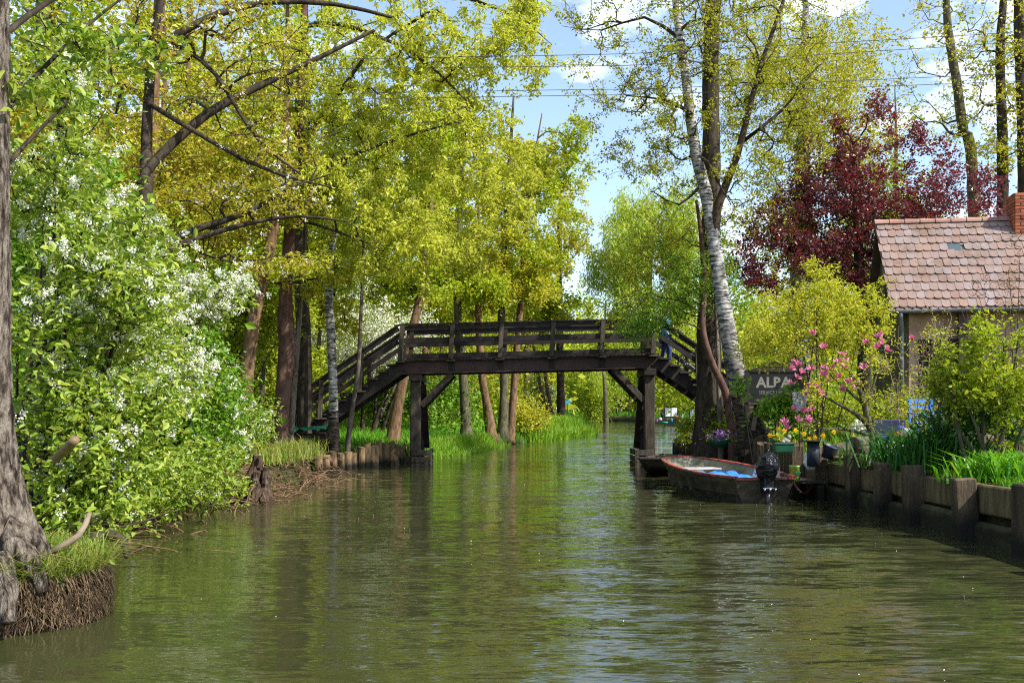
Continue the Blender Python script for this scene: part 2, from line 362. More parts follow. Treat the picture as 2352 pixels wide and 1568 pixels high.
def tree(name, label, cat, paths, crown, leaf, bark, seed, branch=None, group=None, seg=.45, up=.12, hmin=1.5, tip=.005, flare=1.0, wob=.12, droop=0, extra=None, weep=0, loc=None, sides=12, kink=.06):
    """leaf = dict(n, size, ratio, mat, kind, spread)"""
    rng = np.random.default_rng(seed)
    paths = [[tuple(p) for p in q] for q in paths]
    T = in_crown(crown, rng)
    P, par, r, nfix, tips = grow(paths, T, rng, seg, up, hmin, tip, kink=kink)
    base = np.array(paths[0][0][:3]) if loc is None else np.array(loc)
    root = thing(name, label, cat, base, group)
    C = catmull(paths[0], seg * .8); tr = C[:, 3].copy()
    z0 = C[0, 2]
    tr = tr * (1 + (flare - 1) * np.exp(-np.maximum(0, C[:, 2] - z0) / .28))
    mb = MB().tube(C[:, :3], tr, sides, True, wob, rng); mb.build('trunk', bark, root, True)
    nt_ = len(catmull(paths[0], seg))
    bb = MB()
    for line in paths_of(P, par, r, nt_):
        rr = r[line].copy()
        if len(rr) > 1: rr[0] = min(rr[0], rr[1] * 1.25)
        m = rr.max(); bb.tube(P[line], rr, 8 if m > .05 else 5 if m > .018 else 3, False)
    if bb.n: bb.build('branchwork', branch or bark, root, True)
    tips = np.array(tips)
    LL = (tips[:, 1] - tips[:, 0]).astype(float) if len(tips) else np.ones(1); pj = np.minimum(LL, 6) ** 1.0; pj /= pj.sum()
    def scatter(n, spread, tail=.5):
        if not len(tips): return np.zeros((0, 3))
        j = rng.choice(len(tips), n, p=pj); L = tips[j, 1] - tips[j, 0]
        i = tips[j, 1] - 1 - np.minimum((rng.random(n) ** 1.3 * tail * L).astype(int), L - 1)
        q = P[i] * 1.0; pr = P[par[i]]; u = rng.random(n)[:, None]; q = q * u + pr * (1 - u)
        q = q + rng.normal(size=(n, 3)) * spread
        if weep: q[:, 2] -= rng.random(n) ** 1.5 * weep
        return q
    for k, lf in enumerate(leaf if isinstance(leaf, list) else [leaf]):
        if not lf['n']: continue
        tf = lf.get('tuft', 4); nq = max(1, lf['n'] // tf); q = np.repeat(scatter(nq, lf.get('spread', .16)), tf, 0); q = q + rng.normal(size=q.shape) * lf['size'] * lf.get('tspread', .55); m = MB()
        leaves(m, q, lf['size'], lf.get('ratio', .6), rng, lf.get('kind', 'quad'), lf.get('up', .35), lf.get('droop', .15 + droop))
        m.build(lf.get('name', 'crown'), lf['mat'], root)
    if extra: extra(root, scatter, rng)
    return root

def racemes(mb, pos, rng, length=.1, n=16, s=.014, droop=.1):
    k = len(pos)
    a = rng.normal(size=(k, 3)); a[:, 2] = a[:, 2] * .5 + .1 - droop; a = unit(a)
    u = rng.random((k, n)); c = pos[:, None, :] + a[:, None, :] * (u * length)[..., None] + rng.normal(size=(k, n, 3)) * (.019 * length / .1)
    c = c.reshape(-1, 3)
    c += np.array((.03, -.05, .03))
    return leaves(mb, c, s, 1.0, rng, 'quad', .1, 0)

def blades(mb, base, h, w, rng, lean=.35, var=.5):
    """grass blades: two segments that bend over"""
    n = len(base); base = np.asarray(base, float)
    az = rng.random(n) * 2 * math.pi; d = np.stack([np.cos(az), np.sin(az), np.zeros(n)], 1); sd = np.stack([-np.sin(az), np.cos(az), np.zeros(n)], 1)
    tw = rng.random(n)[:, None] * 2 - 1; sd = unit(sd + d * tw)
    hh = (h * (1 - var + 2 * var * rng.random(n)))[:, None]; l = hh * lean * (.3 + rng.random(n))[:, None]; z = np.array((0, 0, 1.)); ww = (w * (.6 + .8 * rng.random(n)))[:, None]
    m = base + d * l * .35 + z * hh * .6; t = base + d * l * 1.1 + z * hh * (1 - .25 * lean)
    V = np.stack([base - sd * ww * .5, base + sd * ww * .5, m + sd * ww * .45, m - sd * ww * .45, t], 1)
    i = np.arange(n)[:, None] * 5
    return mb.add(V.reshape(-1, 3), [i + np.array([[0, 1, 2, 3]]), i + np.array([[3, 2, 4]])])

# ---------------------------------------------------------------- the river and its banks
LE = np.array([(-40, -4.8), (0, -4.8), (6, -4.5), (7.6, -3.9), (8.4, -3.8), (9, -3.9), (10.2, -4.4), (12, -5.0), (14.3, -5.5), (16.3, -5.5), (17.3, -4.6), (18.4, -4.5), (19.2, -4.9), (22, -4.5), (24, -4.9), (26, -4.85), (29.3, -4.25), (31.3, -3.3), (33, -2.5), (38, -1.8), (44, -.9), (52, 1.0), (60, 3.6), (66, 5.3), (70, 5.1), (80, 5.0), (110, 6.5), (150, 8.6), (155, 10.5), (160, 13.9), (2000, 13.9)])
RE = np.array([(-40, 5.6), (11, 5.8), (36, 5.8), (37.5, 6.6), (45, 9), (60, 14), (100, 19), (146, 20), (155, 18), (160, 14.0), (2000, 14.0)])
def le(y): return np.interp(y, LE[:, 0], LE[:, 1])
def re_(y): return np.interp(y, RE[:, 0], RE[:, 1])
def bank(d, y, side):
    d = np.maximum(d, 0)
    if side < 0:
        e = np.interp(y, [0, 7, 10, 15, 24, 25, 31, 34, 60, 150, 170], [.3, .32, .4, .35, .4, .42, .42, .22, .25, .3, .8]); s = np.clip(d / .5, 0, 1); s = s * s * (3 - 2 * s)
        return -.25 + (e + .25) * s + .45 * np.clip(d / 6, 0, 1)
    e = np.interp(y, [0, 36, 38, 60, 100, 150, 170], [.66, .66, .3, .3, .62, .5, .8]); s = np.where(y < 36.5, np.clip((d - .1) / .04, 0, 1), np.clip(d / .4, 0, 1))
    return -.5 + (e + .5) * s + .28 * np.clip((d - .2) / 2.5, 0, 1)
def gz(x, y):
    l, r_ = le(y), re_(y)
    return np.where(x < (l + r_) / 2, bank(l - x, y, -1), bank(x - r_, y, 1))
def ground():
    rng = np.random.default_rng(3)
    ys = np.concatenate([np.arange(-40, 4, 4), np.arange(4, 40, .4), np.arange(40, 80, 1), np.arange(80, 165, 2.5), np.array([165, 180, 220, 300, 450, 700, 1200])])
    dl = np.array([900, 400, 200, 100, 60, 40, 28, 20, 15, 11, 8, 6, 5, 4, 3.2, 2.5, 1.9, 1.4, 1, .7, .5, .35, .22, .12, .05, 0])
    dr = np.array([0, .06, .1, .12, .14, .2, .3, .5, .7, 1, 1.4, 1.9, 2.5, 3.2, 4, 5, 6, 8, 11, 15, 20, 28, 40, 60, 100, 200, 400, 900])
    rows = []
    for y in ys:
        l, r_ = float(le(y)), float(re_(y)); w = max(r_ - l, 0)
        wig = 0
        row = [(l - d, y, float(bank(np.array(d), y, -1)) + (.05 * rng.normal() if .3 < d < 60 else 0)) for d in dl]
        row += [(l + w * .15, y, -.9 if w > .5 else .75), (l + w * .5, y, -1.4 if w > .5 else .75), (r_ - w * .15, y, -.9 if w > .5 else .75)]
        row += [(r_ + d, y, float(bank(np.array(d), y, 1)) + (.03 * rng.normal() if .3 < d < 60 else 0)) for d in dr]
        rows.append(row)
    k = len(rows[0]); V = np.array(rows).reshape(-1, 3); n = len(ys)
    i = np.arange(n - 1)[:, None] * k; j = np.arange(k - 1)[None, :]
    m, t, p, o = new_mat('earth')
    a = noise(t, .8, 7, .65); r1 = ramp(t, [(.035, .025, .015), (.075, .055, .032), (.06, .085, .02), (.07, .14, .02)], [.3, .45, .56, .7]); t.links.new(a.outputs[0], r1.inputs[0])
    b = noise(t, 14, 6, .7); r2 = ramp(t, [(.45, .45, .45), (1, 1, 1)], [.3, .65]); t.links.new(b.outputs[0], r2.inputs[0])
    x = t.nodes.new('ShaderNodeMixRGB'); x.blend_type = 'MULTIPLY'; x.inputs[0].default_value = 1; t.links.new(r1.outputs[0], x.inputs[1]); t.links.new(r2.outputs[0], x.inputs[2]); t.links.new(x.outputs[0], p.inputs['Base Color'])
    p.inputs['Roughness'].default_value = .95; p.inputs['Specular IOR Level'].default_value = .1
    bp = t.nodes.new('ShaderNodeBump'); bp.inputs['Distance'].default_value = .06; t.links.new(b.outputs[0], bp.inputs['Height']); t.links.new(bp.outputs[0], p.inputs['Normal'])
    o = MB().add(V, np.stack([i + j, i + j + 1, i + k + j + 1, i + k + j], -1).reshape(-1, 4)).build('ground', m, None, True)
    tag(o, 'brown earth banks with patches of moss and grass beside the river', None, None, 'structure')
ground()
WAVE = 4.6
def water():
    m, t, p, o = new_mat('river_water')
    p.inputs['Base Color'].default_value = (.034, .037, .013, 1); p.inputs['Roughness'].default_value = .03; p.inputs['IOR'].default_value = 1.45
    # ripples as slopes of the surface: long crests across the stream in several sizes, calmer in patches
    last = None
    for sc, st, amp, dist in ((1.3, (.45, 1.0, 1), .040, .3), (5.0, (.33, 1.3, 1), .085, .4), (15.0, (.33, 1.3, 1), .095, .5)):
        n = noise(t, sc, 2, .5, st, 'Object', dist)
        v = t.nodes.new('ShaderNodeVectorMath'); v.operation = 'SUBTRACT'; v.inputs[1].default_value = (.5, .5, .5); t.links.new(n.outputs['Color'], v.inputs[0])
        w = t.nodes.new('ShaderNodeVectorMath'); w.operation = 'MULTIPLY'; w.inputs[1].default_value = (amp * WAVE * .45, amp * WAVE, 0); t.links.new(v.outputs[0], w.inputs[0])
        if last is None: last = w
        else:
            q = t.nodes.new('ShaderNodeVectorMath'); q.operation = 'ADD'; t.links.new(last.outputs[0], q.inputs[0]); t.links.new(w.outputs[0], q.inputs[1]); last = q
    cn = noise(t, .16, 3, .5, (1, .5, 1)); cr = t.nodes.new('ShaderNodeMapRange'); cr.inputs[1].default_value = .38; cr.inputs[2].default_value = .62; cr.inputs[3].default_value = .5; cr.inputs[4].default_value = 1.25; t.links.new(cn.outputs[0], cr.inputs[0])
    sx = t.nodes.new('ShaderNodeSeparateXYZ'); t.links.new(t.nodes.new('ShaderNodeTexCoord').outputs['Object'], sx.inputs[0])
    lee = t.nodes.new('ShaderNodeMapRange'); lee.inputs[1].default_value = -3.5; lee.inputs[2].default_value = 1.5; lee.inputs[3].default_value = .5; lee.inputs[4].default_value = 1.25; t.links.new(sx.outputs['X'], lee.inputs[0])   # sheltered under the bushes
    wm = t.nodes.new('ShaderNodeMath'); wm.operation = 'MULTIPLY'; t.links.new(cr.outputs[0], wm.inputs[0]); t.links.new(lee.outputs[0], wm.inputs[1])
    k_ = t.nodes.new('ShaderNodeVectorMath'); k_.operation = 'SCALE'; t.links.new(last.outputs[0], k_.inputs[0]); t.links.new(wm.outputs[0], k_.inputs['Scale'])
    u_ = t.nodes.new('ShaderNodeVectorMath'); u_.operation = 'ADD'; u_.inputs[1].default_value = (0, 0, 1); t.links.new(k_.outputs[0], u_.inputs[0])
    nz = t.nodes.new('ShaderNodeVectorMath'); nz.operation = 'NORMALIZE'; t.links.new(u_.outputs[0], nz.inputs[0]); t.links.new(nz.outputs[0], p.inputs['Normal'])
    ys = np.concatenate([np.arange(-40, 160, 4), [158.5]]); V = []
    for y in ys: V += [(float(le(y)) - .6, y, 0), (float(re_(y)) + .3 - (.2 if y < 37 else 0), y, 0)]
    i = np.arange(len(ys) - 1)[:, None] * 2
    ob = MB().add(V, i + np.array([[0, 1, 3, 2]])).build('water', m, None, True)
    tag(ob, 'calm olive green river with fine ripples reflecting trees and sky', None, None, 'structure')
water()
# ---------------------------------------------------------------- footbridge
def bridge():
    rng = np.random.default_rng(5)
    YN, YF = 29.0, 30.7
    zd = lambda X: 3.18 + .024 * (X + 3.22)
    b = thing('footbridge', 'dark timber footbridge with railings and stairs at both ends crossing the river', 'bridge', (.4, 29.8, 0))
    W = M['wood_bridge']; WP = M['wood_post']
    x0, x1 = -3.3, 4.28
    for y in (YN + .16, YF - .16):
        g = MB(); 
        g.bar((x0, y, zd(x0) - .30), (x1, y, zd(x1) - .30), .05, .36); g.bar((x0, y, zd(x0) - .135), (x1, y, zd(x1) - .135), .2, .03); g.bar((x0, y, zd(x0) - .47), (x1, y, zd(x1) - .47), .2, .03)
        o = g.build('girder', M['steel_rust'], b)
        for X in (-1.76, -.33, 1.17, 2.62):
            q = MB().box((X, y - .045 if y < 29.8 else y + .045, zd(X) - .31), (.16, .06, .34)); 
            for dz in (-.22, -.4): q.lathe([(.025, 0), (.025, .02)], (X, y - .09, zd(X) + dz), 8)
            q.build('bolt_plate', W, o)
    d = MB(); n = 44
    for i in range(n):
        X = x0 + (i + .5) * (x1 - x0) / n; L = .05 * (rng.random() - .5)
        d.box((X, (YN + YF) / 2 + L, zd(X) - .09 + .006 * (rng.random() - .5)), ((x1 - x0) / n - .012, YF - YN + .16, .05))
    d.build('deck', W, b)
    PX = [-3.22, -1.76, -.33, 1.17, 2.62, 4.11]
    for Y, s in ((YN, -1), (YF, 1)):
        for X in PX:
            x = X + (.1 if s > 0 else 0); z = zd(X)
            p = MB(); 
            p.bar((x - .03, Y + s * .14, z - .1), (x + .035, Y + s * .01, z + .92), .13, .14, (0, 1, 0))
            p.box((x - .02, Y + s * .09, z - .14), (.26, .3, .05)); p.build('post', WP, b, bevel=.008)
        a, e = -3.25, 4.2
        MB().bar((a, Y, zd(a) + .84), (e, Y, zd(e) + .84), .06, .14).bar((a - .05, Y, zd(a) + .945), (e + .05, Y, zd(e) + .945), .17, .05).build('handrail', W, b, bevel=.006)
        MB().bar((a, Y + s * .0, zd(a) + .48), (e, Y + s * .0, zd(e) + .48), .05, .16).build('mid_rail', W, b, bevel=.006)
        MB().bar((a, Y - s * .06, zd(a) + .03), (e, Y - s * .06, zd(e) + .03), .05, .14).build('kick_board', W, b, bevel=.006)
    for X, sg in ((-2.82, 1), (4.02, -1)):
        ground_z = -1.2
        for Y in (YN + .25, YF - .3):
            P = MB(); P.bar((X - sg * .03, Y, ground_z), (X, Y, zd(X) - .5), .3, .3, (0, 1, 0)); P.build('pile', WP if Y < 29.8 else W, b, bevel=.02)
            MB().bar((X + sg * .16, Y, zd(X) - 1.42), (X + sg * 1.05, Y, zd(X) - .48), .17, .2, (0, 1, 0)).build('brace', WP if Y < 29.8 else W, b, bevel=.01)
        MB().box((X, (YN + YF) / 2, zd(X) - .6), (.36, 1.75, .2)).build('pile_cap', W, b, bevel=.015)
        c = MB(); c.bar((X + sg * .22, YN + .2, zd(X) - .8), (X + sg * .22, YF - .2, .5), .05, .16, (1, 0, 0)); c.build('cross_brace', W, b)
        fb = MB()
        for z in (.02, .2, .4): fb.box((X + sg * .16, YN + .04, z), (.55, .07, .16)); fb.box((X + sg * .36, (YN + YF) / 2, z), (.06, 1.7, .16))
        fb.build('fender_planks', WP, b, bevel=.008)
    # stairs
    for sg, X0, L in ((-1, -3.3, 3.75), (1, 4.28, 3.6)):
        z0 = zd(X0); sl = .685
        Z = lambda t: z0 - .1 - sl * t
        for Y in (YN + .12, YF - .12):
            MB().bar((X0 - sg * .1, Y, Z(-.1) - .22), (X0 + sg * L, Y, Z(L) - .22), .09, .38).build('stringer', W, b)
        nst = int(L / .3)
        for i in range(nst):
            t = .12 + i * .3
            MB().box((X0 + sg * (t + .05), (YN + YF) / 2, Z(t) - .04), (.34, YF - YN + .22, .055)).build('tread', W, b, bevel=.006)
        for Y, s in ((YN - .02, -1), (YF + .02, 1)):
            up = np.array((0, 0, 1.))
            for h, hh, w in ((.96, .05, .15), (.86, .12, .05), (.48, .14, .05)):
                MB().bar((X0 + sg * 0, Y, Z(0) + .08 + h), (X0 + sg * L, Y, Z(L) + .08 + h), w, hh).build('stair_rail', W, b)
            for t in (1.1, 2.25, 3.4):
                if t < L:
                    p = MB(); p.bar((X0 + sg * (t + .02), Y + s * .12, Z(t) - .12), (X0 + sg * t, Y, Z(t) + .96), .12, .13, (0, 1, 0)); p.box((X0 + sg * t, Y + s * .07, Z(t) - .14), (.3, .26, .05)); p.build('stair_post', WP if s < 0 else W, b, bevel=.008)
        MB().box((X0 + sg * 2.3, 29.85, (Z(2.3) - .5) / 2), (.26, 1.5, max(.3, Z(2.3) - .5))).build('stair_trestle', W, b)
bridge()

# ---------------------------------------------------------------- cottage
def cottage():
    rng = np.random.default_rng(8)
    yaw = R(-12); ax = np.array((math.cos(yaw), math.sin(yaw), 0)); ay = np.array((-math.sin(yaw), math.cos(yaw), 0))
    O = np.array(((2046 - CX) / F * 22, 22.0, 0))                 # the eave's visible corner
    ez, rz, run = 3.86, 6.12, 2.15
    L = 9.0
    W = lambda u, v, z: O + ax * u + ay * v + np.array((0, 0, z))
    h = thing('cottage', 'small plastered cottage with red beaver tail tile roof and brick chimney behind the garden shrubs', 'house', W(3, 2, .9))
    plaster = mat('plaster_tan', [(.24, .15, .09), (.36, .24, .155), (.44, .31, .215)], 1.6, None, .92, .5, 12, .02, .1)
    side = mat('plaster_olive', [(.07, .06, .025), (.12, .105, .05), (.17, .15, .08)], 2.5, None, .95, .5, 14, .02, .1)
    w = MB(); w.add([W(.3, .25, .3), W(L, .25, .3), W(L, .25, ez + .1), W(.3, .25, ez + .1), W(.3, .5, .3), W(L, .5, .3), W(L, .5, ez + .1), W(.3, .5, ez + .1)], [(0, 1, 2, 3), (5, 4, 7, 6), (4, 0, 3, 7), (1, 5, 6, 2), (3, 2, 6, 7)])
    wall = w.build('wall', plaster, h)
    g = MB(); D = 2 * run
    pts = [(.25, .3), (D - .25, .3), (D - .25, ez + .05), (run, rz - .12), (.25, ez + .05)]
    A = [W(.2, a, z) for a, z in pts]; B = [W(.42, a, z) for a, z in pts]
    g.polys(A + B, [(4, 3, 2, 1, 0), (5, 6, 7, 8, 9)] + [(i, (i + 1) % 5, 5 + (i + 1) % 5, 5 + i) for i in range(5)])
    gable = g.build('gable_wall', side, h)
    dr = MB(); dr.box(W(.17, 1.55, 4.35), (.06, .62, 1.5), np.stack([ax, ay, (0, 0, 1)], 1)); dr.build('loft_door', mat('old_door', [(.02, .015, .01), (.05, .038, .025)], 6, (3, 3, .3)), gable)
    bk = MB(); bk.add([W(.3, D - .25, .3), W(L, D - .25, .3), W(L, D - .25, ez), W(.3, D - .25, ez)], [(0, 1, 2, 3)]); bk.build('rear_wall', plaster, h)
    # door opening and window of the front
    dk = mat('door_dark', [(.01, .008, .007), (.03, .022, .018)], 6, (3, 3, .4))
    bx = lambda u0, u1, z0, z1, v0, v1: [W(u, v, z) for z in (z0, z1) for v in (v0, v1) for u in (u0, u1)]
    bf = [(0, 1, 3, 2), (4, 6, 7, 5), (0, 4, 5, 1), (1, 5, 7, 3), (3, 7, 6, 2), (2, 6, 4, 0)]
    f = MB(); f.add(bx(.62, 1.75, .95, 3.2, .2, .3), bf); dd = f.build('door', dk, h)
    lat = MB()
    for i in range(7): lat.bar(W(.66 + i * .1, .18, 2.0), W(.66 + i * .1 + .45, .18, 3.15), .015, .025)
    for i in range(7): lat.bar(W(.72 + i * .1 + .4, .165, 2.0), W(.72 + i * .1 - .05, .165, 3.15), .015, .025)
    lat.build('lattice', mat('lattice_brown', [(.05, .03, .02), (.09, .06, .04)]), dd)
    MB().add(bx(1.42, 1.58, .6, 3.86, .05, .25), bf).build('timber_strut', mat('timber_strut', [(.05, .03, .025), (.1, .065, .05)], 6, (3, 3, .4)), h)
    wn_ = MB(); wn_.add(bx(2.9, 3.8, 1.9, 3.0, .2, .3), bf); wi = wn_.build('window', M['wood_post'], h)
    m, t, p, o = new_mat('pane_dark'); p.inputs['Base Color'].default_value = (.02, .025, .03, 1); p.inputs['Roughness'].default_value = .08; PG = m
    MB().add(bx(2.98, 3.72, 1.98, 2.92, .185, .19), bf).build('pane', PG, wi)
    # roof: underlay plus every tile modelled, in double courses with curved tails
    sl = np.array(((run), (rz - ez))); sl_len = np.linalg.norm(sl); sd_ = ay * sl[0] / sl_len + np.array((0, 0, sl[1] / sl_len)); nr = np.cross(ax, sd_)
    def S(u, s, n): return W(u, 0, ez) + sd_ * s + nr * n
    def sag(u): return -.03 * math.sin(min(u, 6) / 6 * math.pi)
    ro = MB(); ro.add([S(.0, -.02, -.09), S(L, -.02, -.09), S(L, sl_len, -.09), S(.0, sl_len, -.09), S(0, -.02, -.02), S(L, -.02, -.02), S(L, sl_len, -.02), S(0, sl_len, -.02)], [(0, 3, 2, 1), (4, 5, 6, 7), (0, 1, 5, 4), (1, 2, 6, 5), (2, 3, 7, 6), (3, 0, 4, 7)])
    R2 = lambda u, s, n: W(u, 2 * run, ez) + (-ay * sl[0] / sl_len + np.array((0, 0, sl[1] / sl_len))) * s + np.array((0, 0, n))
    ro.add([R2(0, -.1, -.08), R2(L, -.1, -.08), R2(L, sl_len, -.08), R2(0, sl_len, -.08), R2(0, -.1, 0), R2(L, -.1, 0), R2(L, sl_len, 0), R2(0, sl_len, 0)], [(0, 3, 2, 1), (4, 5, 6, 7), (0, 1, 5, 4), (1, 2, 6, 5), (2, 3, 7, 6), (3, 0, 4, 7)])
    roof = ro.build('roof', mat('roof_under', [(.05, .03, .02), (.1, .06, .045)]), h)
    m, t, p, o = new_mat('clay_tile'); gi = t.nodes.new('ShaderNodeNewGeometry')
    rr = ramp(t, [(.22, .13, .1), (.235, .15, .115), (.24, .16, .13), (.225, .155, .13), (.25, .2, .195), (.265, .165, .115), (.215, .15, .125), (.25, .175, .15)]); t.links.new(gi.outputs['Random Per Island'], rr.inputs[0])
    n1 = noise(t, 1.1, 6, .7); r1 = ramp(t, [(.62, .6, .5), (1, 1, 1)], [.34, .5]); t.links.new(n1.outputs[0], r1.inputs[0])
    n2 = noise(t, 30, 4, .6, (1, .15, .15)); r2 = ramp(t, [(.84, .84, .84), (1, 1, 1)], [.35, .6]); t.links.new(n2.outputs[0], r2.inputs[0])
    x1 = t.nodes.new('ShaderNodeMixRGB'); x1.blend_type = 'MULTIPLY'; x1.inputs[0].default_value = 1; t.links.new(rr.outputs[0], x1.inputs[1]); t.links.new(r1.outputs[0], x1.inputs[2])
    x2 = t.nodes.new('ShaderNodeMixRGB'); x2.blend_type = 'MULTIPLY'; x2.inputs[0].default_value = 1; t.links.new(x1.outputs[0], x2.inputs[1]); t.links.new(r2.outputs[0], x2.inputs[2]); t.links.new(x2.outputs[0], p.inputs['Base Color']); p.inputs['Roughness'].default_value = .55; p.inputs['Specular IOR Level'].default_value = .35
    CT = m; tl = MB(); nc = 11; cs = sl_len / nc; tw = .178
    for c in range(nc):
        for lay in (0, 1):
            s0 = c * cs - (.05 if lay == 0 else 0) - .02; off = (.5 if (lay == 0) else 0) + (.25 if c % 2 else 0); lift = .0 if lay == 0 else .034
            for i in range(-1, int(L / tw) + 1):
                u0 = (i + off) * tw; u1 = u0 + tw - .006
                u0 = max(u0, -.05 + .03 * rng.random())
                if u1 - u0 < .05: continue
                if c == 7 and 1.46 < (u0 + u1) / 2 < 1.76: continue
                j = rng.normal() * .006; k = rng.normal() * .004; th = .022; up = cs + .06
                um = (u0 + u1) / 2; q = (u1 - u0) / 2; tail = [(-1, .05), (-.75, .018), (-.35, .002), (0, 0), (.35, .002), (.75, .018), (1, .05)]
                low = [(um + a * q, s0 + b_ + j) for a, b_ in tail] + [(u1, s0 + up), (u0, s0 + up)]
                n0 = [.03 + lift + k + (0 if z < 7 else -.03) for z in range(9)]
                sg_ = sag(um)
                V = [S(u, s, n + th) + np.array((0, 0, sg_)) for (u, s), n in zip(low, n0)] + [S(u, s, n) + np.array((0, 0, sg_)) for (u, s), n in zip(low, n0)]
                tl.polys(V, [tuple(range(9))] + [(z, 9 + z, 9 + (z + 1) % 9, (z + 1) % 9) for z in range(8)])
    tl.build('roof_tiles', CT, roof)
    rd = MB()
    u = -.05; i = 0
    while u < L:
        l_ = .345; zz = rz + .06 + sag(u)
        a = [W(u + dx, run - .02, 0) for dx in (0, l_ + .03)]
        V = []
        for e, rr_ in ((0, .125), (1, .105)):
            for k in range(9):
                th = math.pi * k / 8 - .0; V.append(a[e] + ay * math.cos(th) * rr_ * 1.0 + np.array((0, 0, zz - .06 + math.sin(th) * rr_)))
        for e, rr_ in ((0, .105), (1, .085)):
            for k in range(9):
                th = math.pi * k / 8; V.append(a[e] + ay * math.cos(th) * rr_ + np.array((0, 0, zz - .06 + math.sin(th) * rr_)))
        rd.polys(V, [(k, k + 1, 10 + k, 9 + k) for k in range(8)] + [(18 + k, 27 + k, 28 + k, 19 + k) for k in range(8)] + [(k, 18 + k, 19 + k, k + 1) for k in range(8)])
        u += l_; i += 1
    rd.build('ridge_tiles', mat('ridge_clay', [(.2, .1, .075), (.3, .165, .125), (.36, .22, .17)], 3, None, .7, .3), roof)
    sk = MB(); sk.add([S(1.47, 7 * cs - .02, .05), S(1.75, 7 * cs - .02, .05), S(1.75, 8 * cs - .0, .04), S(1.47, 8 * cs - .0, .04), S(1.47, 7 * cs - .02, .03), S(1.75, 7 * cs - .02, .03), S(1.75, 8 * cs, .02), S(1.47, 8 * cs, .02)], [(0, 1, 2, 3), (4, 7, 6, 5), (0, 4, 5, 1), (1, 5, 6, 2), (2, 6, 7, 3), (3, 7, 4, 0)])
    m, t, p, o = new_mat('roof_glass'); p.inputs['Base Color'].default_value = (.06, .085, .09, 1); p.inputs['Roughness'].default_value = .3
    sk.build('roof_pane', m, roof)
    # chimney: bricks laid in courses with mortar between
    cu, cv = 2.98, run - .45; cw, cd = .95, .62; z0, z1 = 5.35, 6.66
    mort = MB(); rot = np.stack([ax, ay, (0, 0, 1)], 1); mort.box(W(cu + cw / 2, cv + cd / 2, (z0 + z1) / 2), (cw - .02, cd - .02, z1 - z0 - .02), rot)
    ch = mort.build('chimney', mat('mortar', [(.14, .12, .1), (.24, .21, .18)], 8), roof)
    br = MB(); nb = 17; bh = (z1 - z0) / nb
    for c in range(nb):
        z = z0 + (c + .5) * bh; o_ = (c % 2) * .125
        for face in range(4):
            ln = cw if face % 2 == 0 else cd; q = -o_
            while q < ln - .02:
                a, e = max(q, 0), min(q + .24, ln)
                if e - a > .03:
                    mid = (a + e) / 2; jj = rng.normal() * .003
                    pos = {0: (cu + mid, cv + .0 - .004 + jj), 2: (cu + mid, cv + cd + .004), 1: (cu + cw + .004, cv + mid), 3: (cu - .004 + jj, cv + mid)}[face]
                    sz = (e - a - .012, .05, bh - .014) if face % 2 == 0 else (.05, e - a - .012, bh - .014)
                    br.box(W(pos[0], pos[1], z), sz, rot)
                q += .25
    m, t, p, o = new_mat('brick_red'); gi = t.nodes.new('ShaderNodeNewGeometry'); r_ = ramp(t, [(.26, .06, .022), (.36, .09, .03), (.44, .13, .045), (.22, .055, .03), (.4, .12, .06)]); t.links.new(gi.outputs['Random Per Island'], r_.inputs[0])
    n = noise(t, 9, 6, .7); r2 = ramp(t, [(.5, .45, .42), (1, 1, 1)], [.3, .55]); t.links.new(n.outputs[0], r2.inputs[0]); x = t.nodes.new('ShaderNodeMixRGB'); x.blend_type = 'MULTIPLY'; x.inputs[0].default_value = 1; t.links.new(r_.outputs[0], x.inputs[1]); t.links.new(r2.outputs[0], x.inputs[2]); t.links.new(x.outputs[0], p.inputs['Base Color']); p.inputs['Roughness'].default_value = .85
    br.build('bricks', m, ch)
    MB().box(W(cu + cw / 2, cv + cd / 2 - .05, 5.62), (cw + .14, cd + .1, .1), rot).build('mortar_collar', mat('mortar_pale', [(.2, .18, .15), (.33, .3, .26)]), ch)
    # gutter and downpipe
    zinc = mat('zinc', [(.12, .135, .15), (.2, .22, .245), (.27, .3, .33)], 3, None, .4, .1, 20, .01, .5, .6)
    gt = MB(); V = []
    us = [-.12, L]
    for u in us:
        for rr_ in (.075, .066):
            for k in range(9):
                th = math.pi + math.pi * k / 8; V.append(W(u, -.10 + math.cos(th) * rr_, ez - .03 + math.sin(th) * rr_))
    gt.polys(V, [(k, k + 1, 19 + k, 18 + k) for k in range(8)] + [(9 + k, 27 + k, 28 + k, 10 + k) for k in range(8)] + [tuple(range(9))])
    gu = gt.build('gutter', zinc, h, True)
    MB().tube([W(.2, -.1, ez - .08), W(.2, -.08, ez - .2), W(.26, .16, ez - .45), W(.26, .16, ez - .6), W(.26, .16, .8)], .045, 10).build('downpipe', zinc, h, True)
cottage()

